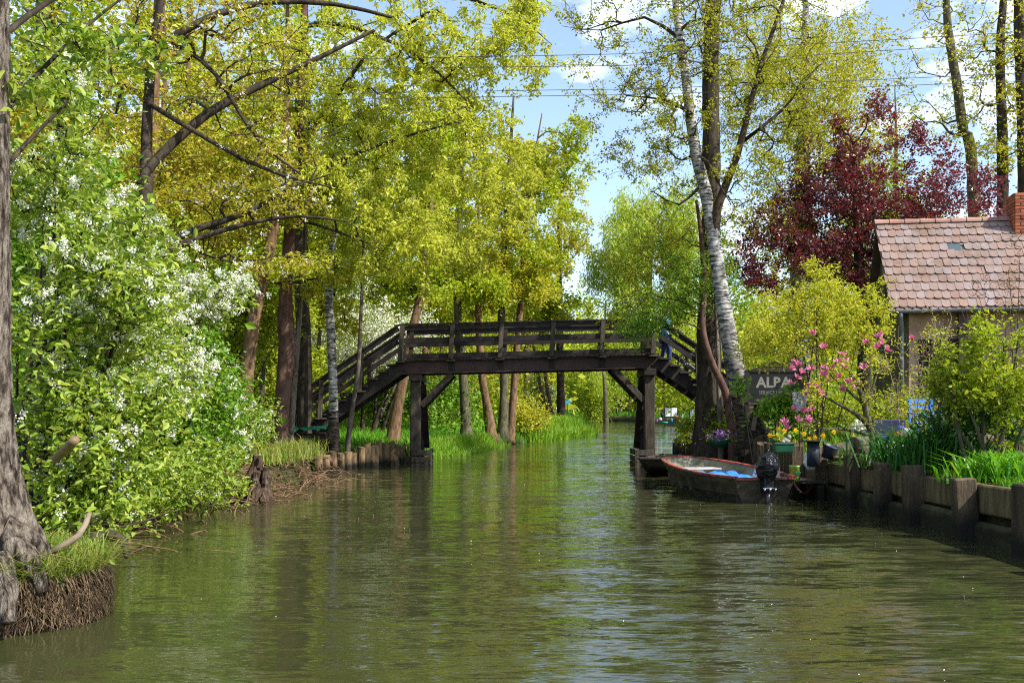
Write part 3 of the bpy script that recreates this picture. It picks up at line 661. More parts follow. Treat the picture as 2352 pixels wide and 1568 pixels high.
# ---------------------------------------------------------------- timber bank walls and piles
def bank_wall():
    rng = np.random.default_rng(11)
    w = thing('timber_bank_wall', 'mossy timber retaining wall of heavy planks behind square posts along the garden bank', 'retaining wall', (5.8, 14, 0))
    ys = [6.2, 7.9, 9.5, 11.0, 12.45, 14.1, 15.3, 16.6, 18.3, 19.8]
    hs = [.8, .82, .74, .8, .77, .84, .82, .9, .97, .94]
    for y, z in zip(ys, hs):
        p = MB(); X = float(re_(y)); a = .22 + .045 * rng.random(); rz = np.array(Matrix.Rotation(R(rng.normal() * 6), 3, 'Z'))
        p.box((X - .1, y, (z - .9) / 2), (a, a * (.85 + .25 * rng.random()), z + .9), rz @ np.array(Matrix.Rotation(R(rng.normal() * 2.2), 3, 'X')) @ np.array(Matrix.Rotation(R(rng.normal() * 1.5 - 1), 3, 'Y'))); p.build('post', M['bank_post'], w, bevel=.02)
    for i in range(len(ys) - 1):
        y0, y1 = ys[i], ys[i + 1]; X = float(re_((y0 + y1) / 2)); zt = .70 - .03 * rng.random(); h = .36; dz = rng.normal(size=4) * .02
        p = MB(); p.bar((X + .06, y0, zt - h / 2 + dz[0]), (X + .06, y1, zt - h / 2 + dz[1]), .14, h); p.build('upper_plank', M['bank_plank'], w, bevel=.02)
        z2 = zt - h - .05 - .04 * (i % 2)
        p = MB(); p.bar((X + .03, y0, z2 - .25 + dz[2]), (X + .03, y1, z2 - .25 + dz[3]), .2, .5); p.build('lower_plank', M['bank_plank'], w, bevel=.05)
    for i in (6, 7):
        MB().bar((5.84, ys[i] + .1, .78), (5.84, ys[i + 1] - .1, .77), .2, .045).build('cap_board', M['bank_plank'], w, bevel=.006)
bank_wall()
def pile(name, label, cat, group, X, Y, z, r, rng, m, lean=0.02, square=False):
    mb = MB(); n = 5; k = 10
    zs = np.linspace(-1.0, z, n); P = np.stack([X + lean * rng.normal() * (zs + 1), Y + lean * rng.normal() * (zs + 1), zs], 1)
    mb.tube(P, [r * 1.04, r * 1.03, r, r * .98, r * .96], k, True, .14, rng)
    # saw-cut top, not quite level
    V = mb.v[-1]; V[-k:, 2] += (V[-k:, 0] - X) * rng.normal() * .3 - abs(rng.normal()) * .3 * (Y - V[-k:, 1])
    o = mb.build(name, m, None, False)
    o.data.transform(Matrix.Translation((-X, -Y, 0))); o.location = (X, Y, 0)
    return tag(o, label, cat, group)
def piles():
    rng = np.random.default_rng(21)
    xs = np.array([735, 750, 766, 783, 800, 815, 829, 841, 851, 862, 873, 886, 898, 909, 917, 924, 930, 936]); n = len(xs)
    Ys = np.interp(xs, [735, 840, 917, 936], [25.4, 28.4, 30.6, 33.0])
    for i, (x, Y) in enumerate(zip(xs, Ys)):
        X = (x - CX) / F * Y; z = .50 + .05 * rng.normal() + (.1 if 5 < i < 14 else 0)
        pile('bank_pile', 'sun bleached round wooden pile in the row edging the grassy bank by the bridge', 'pile', 'wooden piles edging the grassy bank', X, Y, z, .105 + .012 * rng.random(), rng, M['bank_pile'])
    pr = rng
    Y = 20.6
    while Y < 35.8:
        r = .12 + .03 * pr.random(); z = .72 + .09 * pr.normal() + (.12 if Y < 24 else 0)
        pile('palisade_log', 'short brown log in the palisade behind the two moored boats', 'log', 'palisade logs behind the moored boats', 5.83 + .03 * pr.normal(), Y, z, r, pr, M['bank_post'])
        Y += 2 * r + .03 + (.25 if pr.random() < .12 else 0)
piles()

# ---------------------------------------------------------------- boats
def hull(L, beam, tb, bb, sheer, keel, stations=15, side=7, bowcurve=.35, step=.012):
    """stations from transom (x=0) to bow (x=L): returns outer and inner rings"""
    O, I = [], []
    for i in range(stations):
        t = i / (stations - 1); x = L * t
        if t < .45: hb = tb + (beam - tb) * math.sin(t / .45 * math.pi / 2)
        else:
            q = (t - .45) / .55; hb = bb + (beam - bb) * max(0, 1 - q ** 2.3) ** .62
        zs, zk = sheer(t), keel(t); ro, ri = [], []
        for j in range(side):
            u = j / (side - 1); b = hb * (.56 + .44 * u ** .7); z = zk + (zs - zk) * u; xx = x + (bowcurve * u * max(0, (t - .6) / .4) ** 2 if bowcurve else 0) - .1 * u * max(0, (.15 - t) / .15)
            st = step * (j % 2)
            ro.append((xx, b + st, z)); ri.append((xx - (.05 if i == stations - 1 else -.05 if i == 0 else 0), max(b - .035, .02), z + (.05 if j == 0 else 0)))
        O.append(ro); I.append(ri)
    return O, I
def shell(O, close=True):
    mb = MB(); n = len(O); s = len(O[0]); V = []
    for r in O:
        V += [(x, -y, z) for x, y, z in reversed(r)] + [(x, y, z) for x, y, z in r]
    k = 2 * s; i = np.arange(n - 1)[:, None] * k; j = np.arange(k - 1)[None, :]
    f = [np.stack([i + j, i + k + j, i + k + j + 1, i + j + 1], -1).reshape(-1, 4)]
    if close: f += [np.array([list(range(k))]), np.array([[(n - 1) * k + t for t in reversed(range(k))]])]
    return mb.add(V, f)
def place(root, loc, rz):
    root.location = loc; root.rotation_euler = (0, 0, rz)
def boats():
    rng = np.random.default_rng(31)
    hullm = mat('hull_olive', [(.022, .019, .011), (.05, .042, .024), (.085, .07, .042)], 4, (1, 1, 2), .6, .5, 16, .01, .35)
    inm = mat('hull_inside', [(.1, .095, .055), (.19, .175, .11), (.28, .26, .19)], 3, None, .8, .4)
    m, t, p, o = new_mat('flaking_red'); n = noise(t, 7, 6, .7); r_ = ramp(t, [(.04, .035, .028), (.06, .05, .04), (.32, .05, .03), (.42, .085, .05)], [.3, .46, .5, .7]); t.links.new(n.outputs[0], r_.inputs[0]); t.links.new(r_.outputs[0], p.inputs['Base Color']); p.inputs['Roughness'].default_value = .7; red = m
    b = thing('motor_boat', 'olive rowing boat with flaking red rim, blunt bow and outboard motor at the stern', 'boat')
    L = 3.7
    O, I = hull(L, .82, .56, .30, lambda t: .44 + .16 * t ** 1.8, lambda t: -.12 + .30 * max(0, (t - .7) / .3) ** 2, bowcurve=.42)
    shell(O).build('hull', hullm, b, False)
    shell(I, True).build('inside', inm, b, False)
    rim = MB()
    for sg in (-1, 1):
        P = np.array([(r[-1][0], sg * (r[-1][1] - .01), r[-1][2] + .012) for r in O]); 
        for a, e in zip(P[:-1], P[1:]): rim.bar(a - (e - a) * .04, e + (e - a) * .04, .085, .035)
    e = O[-1][-1]; rim.bar((e[0], -e[1] - .02, e[2] + .014), (e[0], e[1] + .02, e[2] + .014), .085, .035)
    e = O[0][-1]; rim.bar((e[0], -e[1], e[2] - .012), (e[0], e[1], e[2] - .012), .06, .045)
    rim.build('rim', red, b)
    MB().box((.02, 0, .16), (.07, 1.0, .5)).build('transom_board', mat('transom_dark', [(.012, .011, .009), (.03, .027, .02)], 4), b, bevel=.01)
    fl = MB().box((1.7, 0, .03), (2.9, .8, .04)); fl.build('floor_boards', mat('floor_pale', [(.2, .19, .16), (.4, .38, .34), (.5, .48, .44)], 3), b, bevel=.01)
    MB().box((.75, 0, .3), (.26, 1.3, .035)).build('seat', inm, b, bevel=.008)
    MB().box((3.2, 0, .42), (.5, .95, .03)).build('bow_deck', mat('deck_pale', [(.3, .28, .24), (.46, .44, .4)], 5), b, bevel=.008)
    for x, y in ((2.7, -.78), (1.9, -.8), (3.5, .45)):
        q = MB(); th = np.linspace(0, math.pi, 9); q.tube(np.stack([x + .07 * np.cos(th), np.full(9, y * .93), .42 + .08 * np.sin(th)], 1), .012, 6); q.build('handle', mat('handle_grey', [(.3, .3, .3), (.45, .45, .45)]), b, True)
    for x in (1.5, 2.0, 2.5): MB().bar((x, .83, .36), (x - .12, .80, .12), .03, .045, (0, 1, 0)).build('rib', hullm, b)
    for sg in (-1, 1):
        P = np.array([(r[3][0], sg * (r[3][1] + .012), r[3][2]) for r in O]); MB().tube(P, .014, 5).build('rubbing_strake', hullm, b)
    stern = np.array((4.42, 17.55)); bow = np.array((3.72, 21.2)); d = bow - stern; rz = math.atan2(d[1], d[0])
    place(b, (*stern, 0), rz)
    Mx = Matrix.Translation((*stern, 0)) @ Matrix.Rotation(rz, 4, 'Z')
    # blue tarpaulin lying on the floor of the boat
    V = []; nx, ny = 14, 10
    for i in range(nx):
        for j in range(ny):
            a, e = i / (nx - 1), j / (ny - 1); x = 1.2 + 1.6 * a; y = -.5 + .98 * e + .06 * math.sin(a * 7)
            V.append((x, y, .27 + .16 * (math.sin(a * 9 + e * 4) * .4 + math.sin(e * 11 - a * 5) * .3 + .5) * math.sin(math.pi * a) ** .3))
    i = np.arange(nx - 1)[:, None] * ny; j = np.arange(ny - 1)[None, :]
    o = MB().add(V, np.stack([i + j, i + ny + j, i + ny + j + 1, i + j + 1], -1).reshape(-1, 4)).build('tarpaulin', mat('tarp_blue', [(.02, .1, .4), (.04, .2, .62), (.1, .3, .7)], 6, None, .4, .3, 8), None, True); o.matrix_world = Mx
    tag(o, 'crumpled bright blue tarpaulin lying inside the motor boat', 'tarpaulin')
    # paper tag on the inner side of the rim
    o = MB().box((0, 0, 0), (.17, .006, .33)).build('paper_tag', mat('paper', [(.6, .62, .68), (.75, .76, .8)], 4, None, .7, 0), None)
    o.matrix_world = Mx @ Matrix.Translation((1.75, -.71, .47)) @ Matrix.Rotation(R(185), 4, 'Z') @ Matrix.Rotation(R(-18), 4, 'X') @ Matrix.Rotation(R(18), 4, 'Y')
    tag(o, 'white paper tag hanging inside the rim of the motor boat', 'tag')
    w = MB()
    for k, (z, ww) in enumerate(((.09, .08), (.05, .1), (.0, .05), (-.04, .07), (-.09, .09))): w.box((-.01, -.006, z), (ww, .004, .014))
    w2 = w.build('print', M['bark_dark'], o)
    # outboard motor under a black cover
    mo = thing('outboard_motor', 'outboard motor under a shiny black plastic cover on the boat stern', 'motor')
    m, t, p, oo = new_mat('black_cover'); p.inputs['Base Color'].default_value = (.008, .008, .011, 1); p.inputs['Roughness'].default_value = .2; bn = noise(t, 5, 4, .6, (1, 1, 2.5), 'Object', .8); bp = t.nodes.new('ShaderNodeBump'); bp.inputs['Strength'].default_value = .9; bp.inputs['Distance'].default_value = .06; t.links.new(bn.outputs[0], bp.inputs['Height']); t.links.new(bp.outputs[0], p.inputs['Normal']); blk = m
    c = MB(); prof = [(.09, .40), (.14, .43), (.18, .50), (.2, .58), (.205, .65), (.18, .72), (.155, .79), (.1, .84), (.045, .86), (.018, .90)]
    n = len(prof); k = 18; V = []
    for r0, z in prof:
        for q in range(k):
            a = q * 2 * math.pi / k; w_ = 1 + .1 * math.sin(3 * a + z * 9) + .05 * rng.normal(); V.append((-.2 + r0 * 1.2 * math.cos(a) * w_ - .12 * (z - .6), r0 * .95 * math.sin(a) * w_, z + .015 * rng.normal()))
    i = np.arange(n - 1)[:, None] * k; j = np.arange(k)[None, :]; j2 = (j + 1) % k
    c.add(V, [np.stack([i + j, i + j2, i + k + j2, i + k + j], -1).reshape(-1, 4), np.array([[(n - 1) * k + t_ for t_ in range(k)]])]); o = c.build('cover', blk, mo, False)
    dk = mat('motor_dark', [(.01, .01, .011), (.025, .025, .028)], 5, None, .35, 0, spec=.5)
    MB().box((-.17, 0, .32), (.2, .17, .26)).box((-.08, 0, .42), (.16, .24, .08)).build('bracket', dk, mo, bevel=.02)
    MB().tube([(-.2, 0, .2), (-.2, 0, .0), (-.22, 0, -.35)], [.06, .05, .045], 10).box((-.24, 0, -.02), (.22, .09, .03)).build('leg', dk, mo, True)
    st = MB()
    for y in (-.1, .0, .1): st.lathe([(.02, 0), (.02, .05)], (-.3, y, .2), 8)
    st.tube([(-.29, -.13, .25), (-.29, .13, .25)], .014, 6).build('clamp', mat('chrome', [(.5, .5, .5), (.7, .7, .7)], 5, None, .25, 0, metal=1), mo, True)
    pr = MB()
    for q in range(3):
        a = q * 2.1; pr.bar((-.3, 0, -.3), (-.3, .13 * math.cos(a), -.3 + .13 * math.sin(a)), .012, .07, (1, .4, 0))
    pr.build('propeller', dk, mo); place(mo, (*stern, .02), rz)
    # second, older punt
    b2 = thing('wooden_punt', 'black weathered wooden punt moored beyond the motor boat', 'boat')
    pm = mat('punt_dark', [(.014, .011, .009), (.035, .027, .021), (.06, .05, .04)], 5, (.5, 2, 2), .7, .5, 18, .01, .25)
    O, I = hull(6.2, .72, .5, .40, lambda t: .30 + .16 * t ** 3, lambda t: -.10 + .36 * max(0, (t - .72) / .28) ** 1.6, stations=13, side=4, bowcurve=.25, step=0)
    shell(O).build('hull', pm, b2); shell(I).build('inside', pm, b2)
    rm = MB()
    for sg in (-1, 1):
        P = np.array([(r[-1][0], sg * r[-1][1], r[-1][2] + .01) for r in O])
        for a, e in zip(P[:-1], P[1:]): rm.bar(a, e, .07, .03)
    e = O[-1][-1]; rm.bar((e[0], -e[1] - .03, e[2] + .012), (e[0], e[1] + .03, e[2] + .012), .12, .04); rm.build('rim', mat('rim_grey', [(.04, .035, .03), (.09, .08, .07)], 6), b2)
    for x in (1.3, 3.2, 4.8): MB().box((x, 0, .3), (.24, 1.2, .035)).build('seat', pm, b2, bevel=.006)
    place(b2, (5.15, 30.4, 0), math.atan2(-6.0, -1.55))
boats()
# ---------------------------------------------------------------- things in the garden and beyond
def plain(name, col, rough=.6, spec=.3, bump=.15, scale=6): 
    c = np.array(col); return mat(name, [tuple(c * .7), tuple(c), tuple(np.minimum(c * 1.2, 1))], scale, None, rough, bump, spec=spec)
def gpt(x, Y):                                    # a spot on the ground under picture column x at distance Y
    X = (x - CX) / F * Y; return np.array((X, Y, float(gz(np.array(X), np.array(Y)))))
def torus(mb, c, R0, r, nrm=(0, 1, 0), n=22, k=6):
    a = np.linspace(0, 2 * math.pi, n + 1); nrm = np.array(nrm, float); ref = np.array((0, 0, 1.)) if abs(nrm[2]) < .9 else np.array((1., 0, 0))
    u = np.cross(nrm, ref); u /= np.linalg.norm(u); v = np.cross(nrm, u)
    P = np.array(c) + R0 * (np.cos(a)[:, None] * u + np.sin(a)[:, None] * v)
    V = []
    for i in range(n):
        rad = np.cos(a[i]) * u + np.sin(a[i]) * v
        for j in range(k):
            b = 2 * math.pi * j / k; V.append(P[i] + r * (math.cos(b) * rad + math.sin(b) * nrm))
    i = np.arange(n)[:, None] * k; i2 = ((np.arange(n) + 1) % n)[:, None] * k; j = np.arange(k)[None, :]; j2 = (j + 1) % k
    return mb.add(V, np.stack([i + j, i2 + j, i2 + j2, i + j2], -1).reshape(-1, 4))
def text(name, body, size, mat_, loc, rot, parent, extrude=.004, font_bold=0):
    cu = bpy.data.curves.new(name, 'FONT'); cu.body = body; cu.size = size; cu.extrude = extrude; cu.align_x = 'CENTER'; cu.offset = font_bold
    o = bpy.data.objects.new(name, cu); COL.objects.link(o); o.data.materials.append(mat_); o.parent = parent
    o.location = tuple(np.array(loc) - np.array(root_of(parent)['_loc'])); o.rotation_euler = rot
    return o
def props():
    rng = np.random.default_rng(41)
    green = plain('plastic_green', (.012, .075, .04), .35, .5, .05); black = plain('plastic_black', (.012, .012, .016), .5, .4, .05); bk2 = plain('plastic_slate', (.025, .03, .045), .45, .4, .05)
    # green planter with a pale stone frog and small plants
    p = at(1799, 1040, 19.6); p[2] = .9
    t = thing('planter', 'green plastic planter trough with a pale stone ornament beside the palisade logs', 'planter', p)
    MB().box(p + (0, 0, -.02), (.34, .2, .16), taper=1.12).box(p + (0, 0, .07), (.41, .25, .035), taper=1.0).build('trough', green, t, bevel=.012)
    MB().box(p + (0, 0, .085), (.36, .2, .03)).build('soil', M['bark_dark'], t)
    m = MB(); leaves(m, p + np.stack([rng.uniform(-.17, .0, 60), rng.uniform(-.08, .08, 60), rng.uniform(.1, .26, 60)], 1), .07, .35, rng, 'quad', .2, -.6); m.build('foliage', M['leaf_yellow'], t)
    q = p + (.06, 0, .08)
    o = MB().blob(q + (0, 0, .05), (.08, .06, .06), rng, .2).blob(q + (.05, -.02, .12), (.045, .04, .05), rng, .2).blob(q + (-.07, -.03, .03), (.04, .035, .035), rng, .2).build('stone_ornament', M['stone_pale'], None, True)
    tag(o, 'small pale carved stone animal sitting on the green planter', 'ornament')
    # black pipe with a disc on it, and a tipped over tub
    p = at(1868, 1085, 17.9); p[2] = .62
    t = thing('bird_table', 'black plastic pipe stand topped by a thin round plate by the planks', 'stand', p)
    MB().lathe([(.11, 0), (.11, .44)], p, 20).build('pipe', bk2, t, True)
    MB().lathe([(.05, .44), (.23, .442), (.235, .45), (.23, .46), (.02, .464)], p, 28).build('plate', black, t, True)
    p = at(1905, 1037, 17.9)
    t = thing('plant_tub', 'black plastic plant tub tipped towards the timber bank wall', 'tub', p)
    o = MB().lathe([(.11, -.12), (.135, .06), (.15, .1), (.15, .12), (.13, .12), (.1, -.1)], p, 24).build('tub_wall', bk2, t, True); t.rotation_euler = (R(12), R(14), 0)
    # white crumpled bag
    p = at(1862, 1055, 18.1)
    tag(MB().blob(p + (0, 0, -.02), (.13, .1, .16), rng, .5, 9, 7).build('plastic_bag', plain('bag_white', (.6, .62, .66), .4), None), 'white crumpled plastic bag stuck between post and black pipe', 'bag')
    # small landing stage with a bucket
    t = thing('landing_stage', 'low plank landing stage behind the boat stern, tied to the bank', 'landing', (5.15, 18.6, .3))
    for i in range(5): MB().box((5.15, 18.15 + i * .26, .32 + .006 * rng.normal()), (1.1, .24, .05)).build('plank', M['wood_post'], t, bevel=.006)
    for X in (4.7, 5.6):
        for Y in (18.1, 19.2): MB().box((X, Y, -.35), (.12, .12, 1.24)).build('post', M['bank_post'], t, bevel=.01)
    p = at(1826, 1108, 18.0); p[2] = .345
    t = thing('bucket', 'bright lime green bucket with black handle standing on the landing stage', 'bucket', p)
    lime = plain('bucket_lime', (.42, .55, .08), .4, .4, .05)
    MB().lathe([(.085, 0), (.1, .26), (.105, .265), (.105, .285), (.092, .285), (.08, .02)], p, 24).build('bucket_wall', lime, t, True)
    th = np.linspace(0, math.pi, 12); MB().tube(p + np.stack([.103 * np.cos(th), -.02 - .1 * np.sin(th), .26 - .12 * np.sin(th)], 1), .004, 6).build('handle', black, t, True)
    lg = MB(); torus(lg, p + (.03, -.096, .16), .036, .006, (0, 1, -.08)); torus(lg, p + (.024, -.098, .16), .013, .004, (0, 1, -.08), 14); torus(lg, p + (.04, -.098, .16), .013, .004, (0, 1, -.08), 14); lg.build('ring_logo', plain('logo_green', (.02, .2, .06)), t)
    for z, w_ in ((.085, .07), (.07, .08), (.055, .05)): MB().box(p + (.0, -.096, z), (w_, .006, .006)).build('print_line', plain('print_olive', (.2, .3, .04)), t)
    p = p + np.array((-.33, .22, 0))
    t = thing('jerrycan', 'white plastic can standing beside the lime green bucket', 'can', p)
    MB().box(p + (0, 0, .14), (.2, .2, .28)).build('can_wall', plain('can_white', (.5, .5, .48)), t, bevel=.03); MB().lathe([(.03, .28), (.03, .33)], p + (.05, 0, 0), 10).build('cap', black, t)
    # mooring chain
    a, b_ = np.array((4.98, 17.75, .44)), np.array((5.62, 18.25, .5)); ch = MB()
    for i in range(24):
        u = i / 23; c = a * (1 - u) + b_ * u; c[2] -= .42 * 4 * u * (1 - u) * .8; d = (b_ - a) + np.array((0, 0, -.42 * 3.2 * (1 - 2 * u)))
        nrm = np.cross(d, (0, 0, 1)) if i % 2 else np.cross(d, np.cross(d, (0, 0, 1))); nrm = nrm / np.linalg.norm(nrm); torus(ch, c, .02, .006, nrm, 10, 5)
    tag(ch.build('mooring_chain', M['steel_rust'], None, True), 'rusty mooring chain sagging from the motor boat to a bank post', 'chain')
    # notice board behind the birch
    Y = 23.6; p = at(1775, 960, Y)
    t = thing('notice_board', 'black notice board with pale lettering under a small gable behind the birch', 'sign', p)
    c = at(1778, 893, Y); w, h_ = px(120, Y), px(78, Y)
    bd = plain('board_black', (.008, .008, .01), .5, .3, .1)
    MB().box(c, (w, .05, h_)).build('board', bd, t, bevel=.006)
    g = MB(); top = c[2] + h_ / 2; g.polys([c + (-w * .56, -.05, h_ / 2), c + (w * .56, -.05, h_ / 2), c + (0, -.05, h_ / 2 + .26), c + (-w * .56, .06, h_ / 2), c + (w * .56, .06, h_ / 2), c + (0, .06, h_ / 2 + .26)], [(0, 1, 2), (5, 4, 3), (0, 3, 4, 1), (1, 4, 5, 2), (2, 5, 3, 0)]); g.build('gable_top', M['wood_bridge'], t)
    for sx in (-.52, .52): MB().box((c[0] + sx * w, Y, (c[2] + .7) / 2), (.1, .1, c[2] + .2)).build('post', M['wood_bridge'], t)
    pale = plain('letter_pale', (.17, .165, .14), .6); rx = (R(90), 0, 0)
    text('lettering', 'ALBA', .34, pale, c + (-.02, -.028, .04), rx, t, .004, .012); text('lettering', 'SERVICE | MIT SYS', .105, pale, c + (.04, -.028, -.12), rx, t); text('lettering', 'BA', .16, pale, c + (-.33, -.028, -.36), rx, t, .004, .006)
    # a bench below it
    p = at(1770, 968, 23.2); t = thing('garden_bench', 'low grey plank bench below the black notice board', 'bench', p)
    MB().box(p + (0, 0, .42), (1.1, .32, .05)).build('seat', M['wood_post'], t)
    for s in (-.42, .42): MB().bar(p + (s, 0, -.2), p + (s + .1, 0, .4), .1, .06, (0, 1, 0)).build('leg', M['wood_bridge'], t)
    # glass lantern
    p = at(1837, 975, 19.0); t = thing('lantern', 'clear glass garden lantern on a thin stake between the magnolia flowers', 'lantern', p)
    m, nt_, pr, o = new_mat('clear_glass'); pr.inputs['Base Color'].default_value = (.9, .93, .95, 1); pr.inputs['Roughness'].default_value = .05; pr.inputs['Transmission Weight'].default_value = .9
    z = H + (HY - 945) / F * 19 - p[2]
    MB().lathe([(.1, 0), (.15, .35), (.165, .37), (.15, .37), (.09, .02)], p + (0, 0, z), 18).build('glass_cup', m, t, True); MB().tube([p + (0, 0, -.5), p + (0, 0, z)], .012, 6).build('stake', M['steel_rust'], t)
    # pot of violets
    p = at(1652, 1026, 24.5); t = thing('flower_pot', 'green pot of violet pansies on the bank above the palisade logs', 'flower pot', p)
    MB().lathe([(.2, 0), (.27, .16), (.27, .19)], p, 18).build('pot', green, t, True)
    m = MB(); leaves(m, p + rng.normal(size=(130, 3)) * (.16, .12, .06) + (0, 0, .26), .07, .9, rng); m.build('blossom', M['petal_violet'], t)
    m = MB(); leaves(m, p + rng.normal(size=(160, 3)) * (.18, .14, .06) + (0, 0, .2), .07, .6, rng); m.build('foliage', M['leaf_green'], t)
    # logs lying behind the planks, poles, blue chair, garden clutter
    for k, (xa, ya, Ya, xb, yb, Yb, r) in enumerate(((1905, 1038, 18.6, 1985, 1028, 19.2, .13), (1960, 1020, 18.9, 2052, 1012, 19.6, .15), (1975, 1040, 18.2, 2018, 1034, 18.5, .1))):
        a, b_ = at(xa, ya, Ya), at(xb, yb, Yb); o = MB().tube(catmull([a, (a + b_) / 2 + rng.normal(size=3) * .02, b_], .15), r, 12, True, .1, rng).build('log', M['bark_olive'], None, False)
        tag(o, ['mossy log lying beside the black tub', 'thick mossy log lying below the blue pole', 'short thin log in front of the magnolia stem'][k], 'log')
    blue = plain('paint_blue', (.04, .2, .6), .4, .4, .1)
    a, b_ = at(1980, 1002, 19.5), at(2115, 1008, 18.2); tag(MB().tube([a, (a + b_) / 2, b_], .028, 10).build('blue_pole', blue, None, True), 'thin blue pole lying across the garden logs', 'pole')
    a, b_ = at(1940, 985, 20.0), at(2060, 1005, 19.0); tag(MB().tube([a, (a + b_) / 2, b_], .03, 8).build('wooden_pole', M['wood_post'], None, True), 'grey wooden pole lying behind the magnolia stem', 'pole')
    p = at(2125, 1002, 18.6); p[2] = .96
    t = thing('garden_chair', 'bright blue wooden garden chair behind the dark green lily leaves', 'chair', p)
    for sx in (-.2, .2):
        for sy in (-.2, .2): MB().bar(p + (sx, sy, 0), p + (sx, sy * 1.1, .42 if sy < 0 else .85), .05, .05, (1, 0, 0)).build('leg', blue, t)
        MB().bar(p + (sx * 1.15, -.24, .6), p + (sx * 1.15, .22, .6), .07, .03).build('armrest', blue, t)
        MB().bar(p + (sx * 1.15, -.22, .4), p + (sx * 1.15, -.22, .6), .05, .04, (0, 1, 0)).build('arm_support', blue, t)
    for i in range(4): MB().box(p + (0, -.18 + i * .12, .43), (.46, .1, .025)).build('seat_slat', blue, t)
    for z in (.58, .72, .84): MB().box(p + (0, .235, z), (.46, .025, .08)).build('back_slat', blue, t)
    for k, (x, y, Y, r, c, nm, lb) in enumerate(((2083, 995, 18.6, .11, (.6, .6, .56), 'pale_ball', 'pale round ball lying beside the blue garden chair'), (2068, 988, 19.2, .1, (.05, .07, .3), 'blue_ball', 'dark blue ball among the garden clutter'), (2097, 984, 19.3, .09, (.03, .25, .12), 'green_ball', 'green ball behind the pale ball'), (2060, 1002, 18.4, .1, (.5, .05, .05), 'red_ball', 'small red ball in the grass near the blue pole'))):
        tag(MB().blob(at(x, y, Y), (r, r, r), rng, .04, 14, 10).build(nm, plain(nm, c, .35), None, True), lb, 'ball')
    # chests and boards of the clutter
    c = at(2035, 985, 20.6); tag(MB().box(c, (.7, .4, .4)).build('storage_box', plain('box_navy', (.015, .02, .05)), None, bevel=.02), 'dark navy storage box behind the logs', 'box')
    # white globe flowers
    p = gpt(1985, 19.4); t = thing('white_flower_plant', 'plant with white globe shaped flowers by the magnolia stem', 'flower', p)
    st = MB()
    for x, y in ((1972, 969), (1984, 983), (1964, 981), (1990, 975)):
        e = at(x, y, 19.4); st.tube([p, (p + e) / 2 + rng.normal(size=3) * .03, e], .008, 4); m = MB(); leaves(m, e + unit(rng.normal(size=(70, 3))) * .075, .045, .9, rng); m.build('flower_head', M['petal_white'], t)
    st.build('stem', M['grass_dark'], t)
    # information board in the wood on the far bank
    Y = 27.5; c = at(505, 868, Y); t = thing('information_board', 'information board under a timber roof half hidden by the blossoming bushes', 'sign', (c[0], Y, .7))
    w, h_ = px(92, Y), px(72, Y)
    MB().box(c, (w, .05, h_)).build('board', mat('poster_dark', [(.02, .03, .02), (.05, .09, .03), (.09, .16, .04), (.03, .03, .03)], 3, None, .5, 0), t)
    MB().box(c + (-w * .5 + .12, -.03, -.2), (.2, .012, .5)).build('lime_strip', plain('poster_lime', (.25, .42, .03)), t); MB().box(c + (w * .5 - .05, -.03, .2), (.1, .012, .36)).build('lime_strip', plain('poster_lime2', (.2, .4, .03)), t)
    f = MB(); f.polys([c + (-.32, -.032, .28), c + (.1, -.032, .16), c + (.14, -.032, .22), c + (-.1, -.032, .32), c + (-.3, -.032, .4)], [(0, 1, 2, 3, 4)]); f.polys([c + (.1, -.033, -.22), c + (.34, -.033, -.24), c + (.32, -.033, .02), c + (.13, -.033, .04)], [(0, 1, 2, 3)]); f.build('white_sheet', plain('poster_white', (.62, .64, .68)), t)
    text('lettering', 'auf', .3, plain('poster_yellow', (.7, .55, .02)), c + (-.12, -.034, -.13), (R(90), 0, 0), t)
    MB().box((c[0] - .1, Y - .1, c[2] + h_ / 2 + .2), (w * 1.35, .7, .2)).build('roof_board', M['bark_warm'], t); 
    for s in (-.5, .5): MB().box((c[0] + s * w * 1.1, Y + .08, (c[2] + h_ / 2) / 2 + .2), (.12, .12, c[2] + h_ / 2 + .2)).build('post', M['wood_bridge'], t)
    # green tarpaulin by the foot of the stairs
    V = []; nx, ny = 16, 6; c0, c1 = at(656, 993, 27.4), at(748, 985, 27.6)
    for i in range(nx):
        for j in range(ny):
            u = i / (nx - 1); q = c0 * (1 - u) + c1 * u; V.append(q + (0, .9 * j / (ny - 1), .10 * math.sin(math.pi * j / (ny - 1)) + .03 * rng.normal()))
    i = np.arange(nx - 1)[:, None] * ny; j = np.arange(ny - 1)[None, :]
    tag(MB().add(V, np.stack([i + j, i + ny + j, i + ny + j + 1, i + j + 1], -1).reshape(-1, 4)).build('green_tarpaulin', plain('tarp_green', (.012, .2, .09), .4, .4, .4), None, True), 'green tarpaulin spread over a heap at the foot of the bridge stairs', 'tarpaulin')
    tag(MB().box((c0 + c1) / 2 + (0, .5, -.3), (px(84, 27.5), .8, .42)).build('covered_crate', M['wood_bridge'], None, bevel=.02), 'dark wooden crate under the green tarpaulin', 'crate')
    # quay and stalls down the river
    q = MB(); ys = np.linspace(92, 146, 14); V = []
    for y in ys: X = float(re_(y)); V += [(X - .3, y, -.8), (X - .3, y, .72), (X + .5, y, .72), (X + .5, y, .1)]
    i = np.arange(13)[:, None] * 4; j = np.arange(3)[None, :]
    tag(q.add(V, np.stack([i + j, i + j + 1, i + 4 + j + 1, i + 4 + j], -1).reshape(-1, 4)).build('quay_wall', mat('quay_concrete', [(.05, .045, .04), (.1, .09, .08), (.16, .15, .13)], 1.2, None, .9, .4), None), 'dark concrete quay wall at the bend of the river', 'quay wall')
    Y = 112
